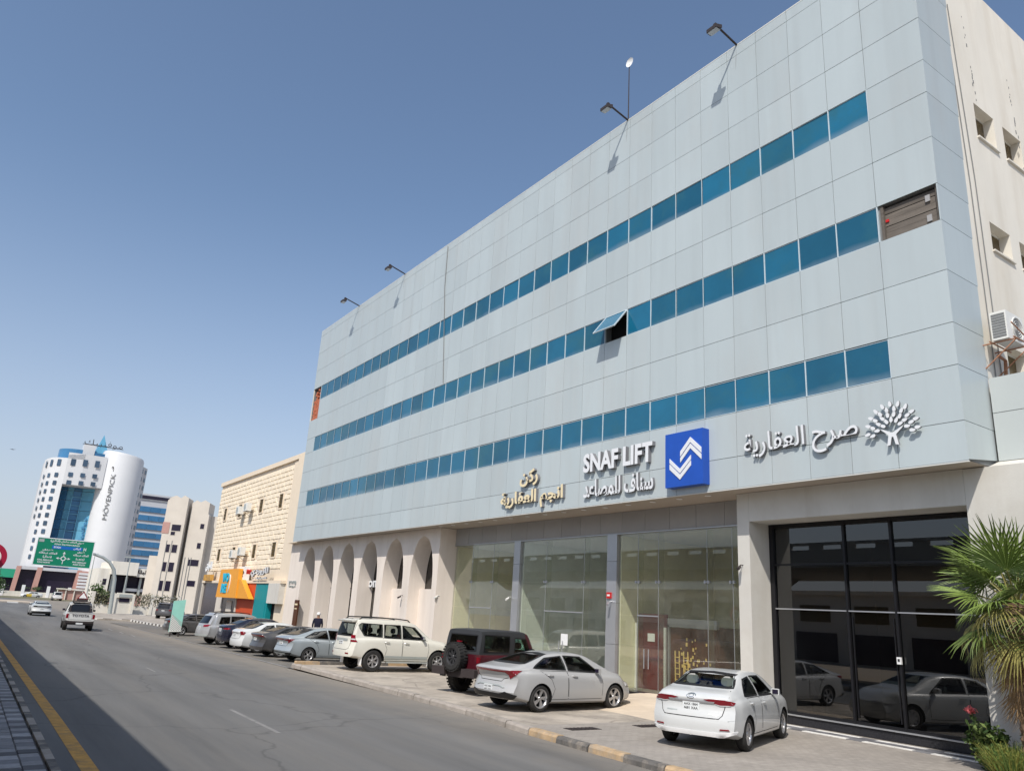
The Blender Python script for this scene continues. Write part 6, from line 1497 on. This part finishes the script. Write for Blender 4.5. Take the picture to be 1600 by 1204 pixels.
car(sedan(paint=[dgrey], style='five', plate=(0, .78), hollow=False, glass='car_glass_dark',
    lamps=[('tail_light', 'lamp_red', 'wrap', WR([(32, .93), (52, .95), (52, .83), (34, .84)]), True), ('headlight', 'lamp_clear', 'front', [(.40, .66), (.76, .72), (.80, .64), (.45, .60)], True)]),
    'parked_car', 'dark grey saloon half hidden behind the mint green pylon panel', 'car', (12.9, 58.3, zz(58.3)), .05)
car(suv(paint=[dgrey], style='five', plate=(0, .98), hollow=False, glass='car_glass_dark', lamps=[('tail_light', 'lamp_red', 'rear', [(.60, 1.12), (.86, 1.12), (.86, 1.0), (.62, 1.0)], True), ('headlight', 'lamp_clear', 'front', [(.50, .86), (.80, .96), (.84, .82), (.55, .76)], True)]),
    'parked_car', 'small far dark grey wagon parked by the white yard wall', 'car', (19.4, 95, -.49), 1.0)
# traffic
car(sedan(paint=[white], style='five', plate=(0, .62), hollow=False, glass='car_glass_dark', w=[(x, v*1.03) for x, v in sedan()['w']], top=[(x, z*.97 if z > 1.1 else z) for x, z in fast['top']], x0=-1.05, x1=3.62, wb=2.72, rear=fast['rear'],
    rear_window=[(-.60, 1.125), (.60, 1.125), (.50, 1.30), (-.50, 1.30)], side_windows=[[(-.02, 1.02), (.86, 1.0), (.80, 1.27), (.42, 1.24)], [(.95, .995), (2.05, .975), (1.5, 1.27), (.90, 1.28)]],
    lamps=[('tail_light', 'black', 'wrap', WR([(31, .93), (52, .97), (52, .87), (33, .86)]), True), ('valance', 'black', 'rear', [(-.84, .42), (.84, .42), (.76, .26), (-.76, .26)], False), ('headlight', 'lamp_clear', 'front', [(.40, .66), (.76, .72), (.80, .64), (.45, .60)], True)]),
    'moving_car', 'white saloon driving away on the road ahead of the pickup', 'car', (7.0, 91, zr(91)), math.pi/2)
def pick_bits(B, root, sp):
    p = B.hit('rear', 0, .95, 0); mb = MB(); text_mesh(mb, 'TOYOTA', lambda u, v, w_: (p.x-.004-w_, -u, v), -.50, .50, .89, 1.04, .02, .0, arabic=False); mb.build('tailgate_letters', M['dark_metal'], root, fix=False)
    mb = MB(); mb.box(-1.12, -.98, -.80, .80, .50, .62); mb.box(-1.04, -.9, -.84, .84, .38, .499); mb.build('rear_bumper', M['dark_metal'], root)
    mb = MB(); mb.box(-1.13, -1.121, -.2, .2, .42, .52); mb.build('plate_lamp', M['plate'], root)
    mb = MB(); mb.box(.75, 1.65, -.55, .55, 1.80, 1.86); mb.tube([(.8, -.5, 1.72), (.8, -.5, 1.84)], .03, 6).tube([(.8, .5, 1.72), (.8, .5, 1.84)], .03, 6); mb.box(.76, .80, -.34, .34, 1.86, 2.0); mb.build('roof_rack', M['dark_metal'], root)
    mb = MB(); mb.prism([(-.36, 1.98), (.36, 1.98), (0, 2.52)], YZ(.78), 0, .04); wt = mb.build('warning_triangle', M['lamp_red'], root)
    mb = MB(); mb.prism([(-.24, 2.05), (.24, 2.05), (0, 2.40)], YZ(.765), 0, .012); mb.build('triangle_face', M['white'], wt)
    for s_ in (1, -1):
        mb = MB(); mb.tube([(.45, s_*.6, 1.0), (.55, s_*.58, 1.5), (.65, s_*.5, 1.62)], .03, 6); mb.build('roll_bar', M['dark_metal'], root)
pk_ = paint('white_truck_paint', (.62, .62, .60))
car(suv(paint=[pk_], wb=3.05, x0=-1.05, x1=4.0, rw=.38, tw=.25, rim=.21, style='six', hollow=False, glass='car_glass_dark', plate=(0, .56), round=(.04, .3), gap=.07, mirror_m=M['black'],
    top=[(-1.05, 1.12), (-.5, 1.13), (.62, 1.13), (.72, 1.2), (.92, 1.68), (1.2, 1.765), (1.7, 1.77), (2.0, 1.70), (2.4, 1.40), (2.65, 1.2), (3.2, 1.12), (3.7, 1.0), (4.0, .8)], xs=[.66, .7, .76, .82, .88],
    belt=[(-1.05, 1.09), (0, 1.10), (1.5, 1.10), (2.6, 1.08), (3.4, 1.0), (4.0, .7)], bot=[(-1.05, .62), (0, .5), (2.9, .42), (4.0, .5)], w=[(-1.05, .86), (-.5, .88), (0, .90), (1.3, .89), (3.05, .90), (3.5, .88), (4.0, .78)],
    wr=[(-1.05, .76), (.5, .76), (1.0, .66), (1.8, .66), (2.6, .74), (4.0, .66)], rear=[(.5, 0), (1.2, .0)],
    side_windows=[[(.95, 1.18), (1.25, 1.17), (1.2, 1.60), (1.0, 1.58)], [(1.32, 1.17), (2.3, 1.16), (1.9, 1.58), (1.3, 1.62)]], doors=[[(1.3, .5), (1.28, 1.14), (2.4, 1.12), (2.42, .5)]], handles=[(1.42, 1.02)],
    rear_window=[(-.74, 1.155), (.74, 1.155), (.60, 1.70), (-.60, 1.70)], windshield=[(-.6, 1.3), (.6, 1.3), (.54, 1.66), (-.54, 1.66)],
    lamps=[('tail_light', 'lamp_red', 'rear', [(.70, .78), (.84, .78), (.84, 1.06), (.70, 1.06)], True), ('headlight', 'lamp_clear', 'front', [(.50, .86), (.80, .96), (.84, .82), (.55, .76)], True)],
    lines=[('tailgate', 'seam', 'rear', [(-.66, .70), (-.66, 1.08), (.66, 1.08), (.66, .70)], .014, True)], extra=[pick_bits]),
    'pickup_truck', 'white pickup with dark lettering across its tailgate and a warning triangle on its rack', 'pickup', (6.95, 60.2, zr(60.2)), math.pi/2-.06)
# two small far vehicles at the roundabout
yel = paint('yellow_flash_paint', (.62, .44, .05)); 
car(sedan(paint=[white, yel], zone=lambda c: 1 if 1.3 < c.x < 2.5 and c.z < .9 else 0, style='five', hollow=False, glass='car_glass_dark', lamps=[]), 'far_car', 'tiny white and yellow car seen side-on at the roundabout', 'car', (15.8, 222, -.48), math.pi)
car(suv(paint=[pk_], style='six', hollow=False, glass='car_glass_dark', lamps=[('tail_light', 'lamp_red', 'rear', [(.60, 1.12), (.86, 1.12), (.86, 1.0), (.62, 1.0)], True)]), 'far_car', 'tiny white wagon entering the roundabout ahead of the saloon', 'car', (17.6, 196, -.48), math.pi/2)
# ================================================================== PLANTS
def fan_leaf(L_, n, spread, droop, pet, seed):
    rnd = random.Random(seed); mb = MB(); hub = pet
    mb.tube([(0, 0, 0), (pet*.5, 0, .03*pet), (pet, 0, 0)], [.022, .016, .012], 5, 1)
    cut = [0, .30, .55, .78, 1.0]
    for i in range(n):
        a = R(-spread+2*spread*i/(n-1)+rnd.uniform(-1.5, 1.5)); l = L_*(.72+.28*math.cos(a*.62))*rnd.uniform(.92, 1.04)
        da = R(spread)/(n-1)*1.05; dr = droop*rnd.uniform(.7, 1.4); side = rnd.uniform(-.06, .06); rowp = []
        for j, t_ in enumerate(cut):
            r_ = .05+l*t_; wv = (.05+l*min(t_, .42))*math.tan(da)*.92*(1 if t_ < .5 else (1-t_)/.5*.9+.06)
            z = -dr*t_**2.6*l-.06*l*abs(math.sin(a))*t_; rr = r_*(1-.25*dr*t_**3)
            cx, cy = math.cos(a+side*t_), math.sin(a+side*t_)
            p = Vector((hub+cx*rr, cy*rr, z)); nv = Vector((-cy, cx, 0))*wv
            rowp.append((p-nv-Vector((0, 0, wv*.5)), p+Vector((0, 0, wv*.35)), p+nv-Vector((0, 0, wv*.5))))
        b = len(mb.v)
        for q in rowp: mb.v += [tuple(v) for v in q]
        for j in range(len(cut)-1):
            for k in range(2): mb.f.append((b+3*j+k, b+3*j+k+1, b+3*j+4+k, b+3*j+3+k)); mb.mi.append(0)
    return mb
PT = thing('palm_tree', 'fan palm with green crown and dry brown skirt in front of the pale corner wall', 'palm tree', (16.55, 6.88, 0))
fm = {}
for kind, (mt, dr) in {'g': ('palm', .16), 'o': ('palm_old', .42), 'd': ('palm_dry', .10)}.items():
    fm[kind] = [fan_leaf(.92 if kind != 'd' else .62, 40 if kind != 'd' else 24, 118 if kind == 'g' else (95 if kind == 'o' else 42), dr*(1+.4*s_), .62 if kind != 'd' else .40, 11*s_+ord(kind)).mesh('frond', [M[mt], M['petiole']], fix=False) for s_ in range(3)]
def put(kind, az, el, roll, h, sc=1.):
    d = Vector((math.cos(el)*math.cos(az), math.cos(el)*math.sin(az), math.sin(el))); up = Vector((0, 0, 1)) if abs(d.z) < .95 else Vector((1, 0, 0))
    z_ = (up-d*up.dot(d)).normalized(); y_ = z_.cross(d); m = Matrix((d, y_, z_)).transposed().to_4x4() @ Matrix.Rotation(roll, 4, 'X') @ Matrix.Scale(sc, 4)
    o = link('frond', random.choice(fm[kind]), PT); o.matrix_local = Matrix.Translation((.10*math.cos(az), .10*math.sin(az), h)) @ m
rp = random.Random(5); ga = 2.39996
for i in range(19): put('g', i*ga, R(76-4.2*i+rp.uniform(-6, 6)), R(rp.uniform(-25, 25)), 3.15-.009*i, rp.uniform(.9, 1.08))
for i in range(14): put('g' if i % 2 == 0 else 'o', i*ga+.7, R(-2-3.8*i+rp.uniform(-6, 6)), R(rp.uniform(-22, 22)), 2.98-.02*i, rp.uniform(.85, 1.0))
for i in range(20): put('d', i*ga+.3, R(-66-1.0*i+rp.uniform(-6, 6)), R(rp.uniform(-30, 30)), 2.72-.05*i, rp.uniform(.8, 1.1))
tk = MB(); pr = []
for k in range(34):
    z = k/33*3.1; r_ = .19-.05*z/3.1+.035*(k % 2)+(.05 if z > 2.3 else 0); pr.append((r_, z))
tk.lathe(pr, lambda u, v, w_: (u, v, w_), 14); tk.build('trunk', M['bark'], PT)
def leafy(name, label, cat, c, sx, sy, h, n, size, mats, seed, twigs=9, lift=.0, group=None):
    rnd = random.Random(seed); t = thing(name, label, cat, c, 0, group); st = MB(); tips = []
    for k in range(twigs):
        a = rnd.uniform(0, 6.28); e = Vector((math.cos(a)*sx*rnd.uniform(.2, 1), math.sin(a)*sy*rnd.uniform(.2, 1), h*rnd.uniform(.45, 1.0)))
        st.tube([(0, 0, 0), tuple(e*.5+Vector((0, 0, .1*h))), tuple(e)], [.016, .010, .005], 4); tips.append(e)
    st.build('stem', M['bark'], t); per = [MB() for _ in mats]
    for k in range(n):
        e = rnd.choice(tips); q = e*(rnd.random()**.5)+Vector((rnd.gauss(0, .10)*sx*1.4, rnd.gauss(0, .10)*sy*1.4, rnd.gauss(0, .07)*h)); q.z = max(.02, q.z)
        u = Vector((rnd.gauss(0, 1), rnd.gauss(0, 1), rnd.gauss(0, .7))).normalized()*size*rnd.uniform(.6, 1.3); v = u.cross(Vector((rnd.gauss(0, 1), rnd.gauss(0, 1), 1)).normalized()).normalized()*u.length*.55
        m = per[rnd.randrange(len(mats))]; m.poly([q-u, q-u*.1+v+Vector((0, 0, size*.15)), q+u, q-u*.1-v+Vector((0, 0, size*.15))])
    for m, mm in zip(per, mats):
        o = m.build('foliage', M[mm], t, fix=False); o['kind'] = 'stuff'
    return t, tips
t, tips = leafy('bougainvillea', 'leafy bush with one pink tipped shoot before the dark shopfront corner', 'bush', (16.62, 7.72, 0), .34, .34, .82, 1500, .058, ['foliage', 'leaf_light', 'foliage_dark'], 3, 16)
b = MB(); b.tube([(0, 0, .4), (.03, .16, .75), (.05, .26, 1.0)], [.012, .008, .006], 5); b.build('shoot', M['petiole'], t)
b = MB(); rr = random.Random(9)
for k in range(60):
    f_ = rr.random(); q = Vector((.03, .10+.16*f_, .55+.44*f_))+Vector((rr.gauss(0, .03), rr.gauss(0, .03), rr.gauss(0, .02))); u = Vector((rr.gauss(0, 1), rr.gauss(0, 1), rr.gauss(0, 1))).normalized()*.045; v = u.orthogonal().normalized()*.026; b.poly([q-u, q+v, q+u, q-v])
o = b.build('foliage', M['foliage'], t, fix=False); o['kind'] = 'stuff'
def blossom(par, c, r_, n, seed):
    b = MB(); rr = random.Random(seed)
    for k in range(n):
        q = Vector(c)+Vector((rr.gauss(0, r_), rr.gauss(0, r_), rr.gauss(0, r_*.8))); u = Vector((rr.gauss(0, 1), rr.gauss(0, 1), rr.gauss(0, 1))).normalized()*.035; v = u.orthogonal().normalized()*.028; b.poly([q-u, q+v, q+u, q-v])
    o = b.build('blossom', M['flower'], par, fix=False); o['kind'] = 'stuff'
blossom(t, (.05, .28, 1.04), .045, 70, 1)
t, tips = leafy('bougainvillea', 'second leafy bush with small pink flowers beside the palm trunk', 'bush', (16.9, 6.95, 0), .35, .30, 1.0, 900, .045, ['foliage', 'foliage_dark'], 8, 10)
blossom(t, (-.05, .05, 1.08), .06, 60, 2); blossom(t, (.1, -.12, 1.0), .06, 40, 4)
def feathery(label, c, n, h, seed):
    rnd = random.Random(seed); t = thing('feathery_shrub', label, 'shrub', c, 0); per = [MB(), MB()]
    for k in range(n):
        a = rnd.uniform(0, 6.28); r_ = rnd.random()**.6; b0 = Vector((math.cos(a)*.30*r_, math.sin(a)*.30*r_, 0)); hh = h*rnd.uniform(.5, 1.1)
        e = b0*2.1+Vector((rnd.gauss(0, .07), rnd.gauss(0, .07), hh)); m = (b0+e)/2+Vector((0, 0, .12*h)); sd = Vector((rnd.gauss(0, 1), rnd.gauss(0, 1), 0)).normalized()*.009
        mb = per[k % 2]; mb.poly([b0-sd, b0+sd, m+sd, m-sd]); mb.poly([m-sd, m+sd, e]); 
        for q in range(5):
            f_ = .3+.14*q; p = b0.lerp(e, f_)+Vector((0, 0, .1*h*(1-abs(2*f_-1)))); d = Vector((rnd.gauss(0, 1), rnd.gauss(0, 1), .5)).normalized()*.09; mb.poly([p, p+d+sd*.5, p+d*1.1, p+d-sd*.5])
    for m, mm in zip(per, ('grass', 'foliage')):
        o = m.build('foliage', M[mm], t, fix=False); o['kind'] = 'stuff'
feathery('yellow green feathery shrub at the bottom right corner, nearest the camera', (16.15, 7.12, 0), 420, .52, 21)
feathery('yellow green feathery shrub between the leafy bush and the palm trunk', (16.55, 7.22, 0), 380, .6, 22)
# potted plant behind the dark glass
t = thing('potted_plant', 'potted plant standing inside behind the dark shopfront glass', 'plant', (19.4, 13.2, .24))
MB().lathe([(0, 0), (.16, 0), (.21, .48), (.18, .48), (.17, .44), (0, .44)], lambda u, v, w_: (u, v, w_), 18).build('pot', M['black'], t, True)
b = MB(); rr = random.Random(4)
for k in range(34):
    a = rr.uniform(0, 6.28); l = rr.uniform(.3, .62); p0 = Vector((0, 0, .44)); p1 = Vector((math.cos(a)*l*.4, math.sin(a)*l*.4, .44+l*1.25)); p2 = Vector((math.cos(a)*l, math.sin(a)*l, .44+l*1.0)); sd = Vector((-math.sin(a), math.cos(a), 0))*.035
    b.poly([p0-sd*.4, p0+sd*.4, p1+sd, p1-sd]); b.poly([p1-sd, p1+sd, p2])
b.build('leaves', M['foliage'], t, fix=False)
# shrubs and trees far off
def tree(label, x, y, h, r_, seed, m='foliage_dark', name='shrub', cat='shrub', trunk=True, n=700):
    rnd = random.Random(seed); t = thing(name, label, cat, (x, y, -.5), 0)
    MB().tube([(0, 0, 0), (.1, 0, h*.35), (0, .1, h*.7)], [.10*h/3, .07*h/3, .03], 6).build('trunk', M['bark'], t); mb = MB(); cl = [(rnd.gauss(0, r_*.45), rnd.gauss(0, r_*.45), h*rnd.uniform(.35, .95)) for _ in range(12)]
    for k in range(n):
        c = rnd.choice(cl); q = Vector(c)+Vector((rnd.gauss(0, r_*.25), rnd.gauss(0, r_*.25), rnd.gauss(0, h*.08))); s_ = rnd.uniform(.04, .09)*h*.6
        u = Vector((rnd.gauss(0, 1), rnd.gauss(0, 1), rnd.gauss(0, 1))).normalized()*s_; v = u.orthogonal().normalized()*s_*.7; mb.poly([q-u, q+v, q+u, q-v])
    mb.build('crown', M[m], t, fix=False)
tree('dark green shrub by the white post at the far left edge', 7.6, 228, 4.4, 2.0, 31)
tree('low green shrub before the hotel podium columns', 15.5, 236, 2.6, 1.8, 32)
tree('small shrub between the hotel wall and the trellis', 21.0, 226, 2.4, 1.4, 33, 'foliage')
tree('green climber growing over the low cream building corner', 14.8, 113.4, 3.4, 1.2, 34, 'foliage', n=900)

# ================================================================== PERSON by the arcade
def person(loc, head):
    bm = bmesh.new(); me = bpy.data.meshes.new('body')
    J = {'pel': ((0, 0, .95), .15), 'sp': ((0, 0, 1.15), .145), 'ch': ((0, 0, 1.36), .165), 'nk': ((0, 0, 1.50), .06), 'hd': ((.01, 0, 1.60), .085), 'tp': ((.0, 0, 1.72), .085),
         'hl': ((0, .10, .90), .10), 'kl': ((.06, .11, .50), .065), 'al': ((-.02, .11, .09), .045), 'tl': ((.14, .12, .04), .04), 'hr': ((0, -.10, .90), .10), 'kr': ((.0, -.11, .50), .065), 'ar': ((-.12, -.11, .10), .045), 'tr': ((.04, -.12, .04), .04),
         'sl': ((0, .20, 1.42), .07), 'el': ((-.02, .26, 1.14), .052), 'wl': ((.06, .25, .90), .036), 'fl': ((.10, .24, .80), .035), 'sr': ((0, -.20, 1.42), .07), 'er': ((-.02, -.26, 1.14), .052), 'wr': ((.06, -.25, .90), .036), 'fr': ((.10, -.24, .80), .035)}
    E = [('pel', 'sp'), ('sp', 'ch'), ('ch', 'nk'), ('nk', 'hd'), ('hd', 'tp'), ('pel', 'hl'), ('hl', 'kl'), ('kl', 'al'), ('al', 'tl'), ('pel', 'hr'), ('hr', 'kr'), ('kr', 'ar'), ('ar', 'tr'), ('ch', 'sl'), ('sl', 'el'), ('el', 'wl'), ('wl', 'fl'), ('ch', 'sr'), ('sr', 'er'), ('er', 'wr'), ('wr', 'fr')]
    ks = list(J); me.from_pydata([J[k][0] for k in ks], [(ks.index(a), ks.index(b_)) for a, b_ in E], [])
    o = bpy.data.objects.new('p', me); COL.objects.link(o); o.modifiers.new('s', 'SKIN'); sv = me.skin_vertices[0].data if me.skin_vertices else None
    if sv is None:
        bm.from_mesh(me); bm.verts.layers.skin.verify(); bm.to_mesh(me); sv = me.skin_vertices[0].data
    bm.free()
    for i, k in enumerate(ks): sv[i].radius = (J[k][1], J[k][1]*(1.25 if k in ('ch', 'sp', 'pel') else 1)); sv[i].use_root = k == 'pel'
    sd = o.modifiers.new('d', 'SUBSURF'); sd.levels = 2; bpy.context.view_layer.update(); r = evaluated(o); bpy.data.objects.remove(o)
    for m in ('navy', 'skin', 'cloth_white', 'dark_metal'): r.materials.append(M[m])
    for p in r.polygons:
        z = p.center.z; p.material_index = 1 if z > 1.49 or (abs(p.center.y) > .19 and z < .92) else (3 if z < .93 else 0); p.use_smooth = True
    t = thing('person', 'person in a navy top and white cap walking away by the arcade', 'person', loc, head)
    link('body', r, t)
    MB().lathe([(.105, 1.66), (.11, 1.70), (.10, 1.76), (.06, 1.80), (0, 1.81)], lambda u, v, w_: (u, v, w_), 16).build('cap', M['cloth_white'], t, True)
person((16.7, 42.6, 0.015), 1.2)
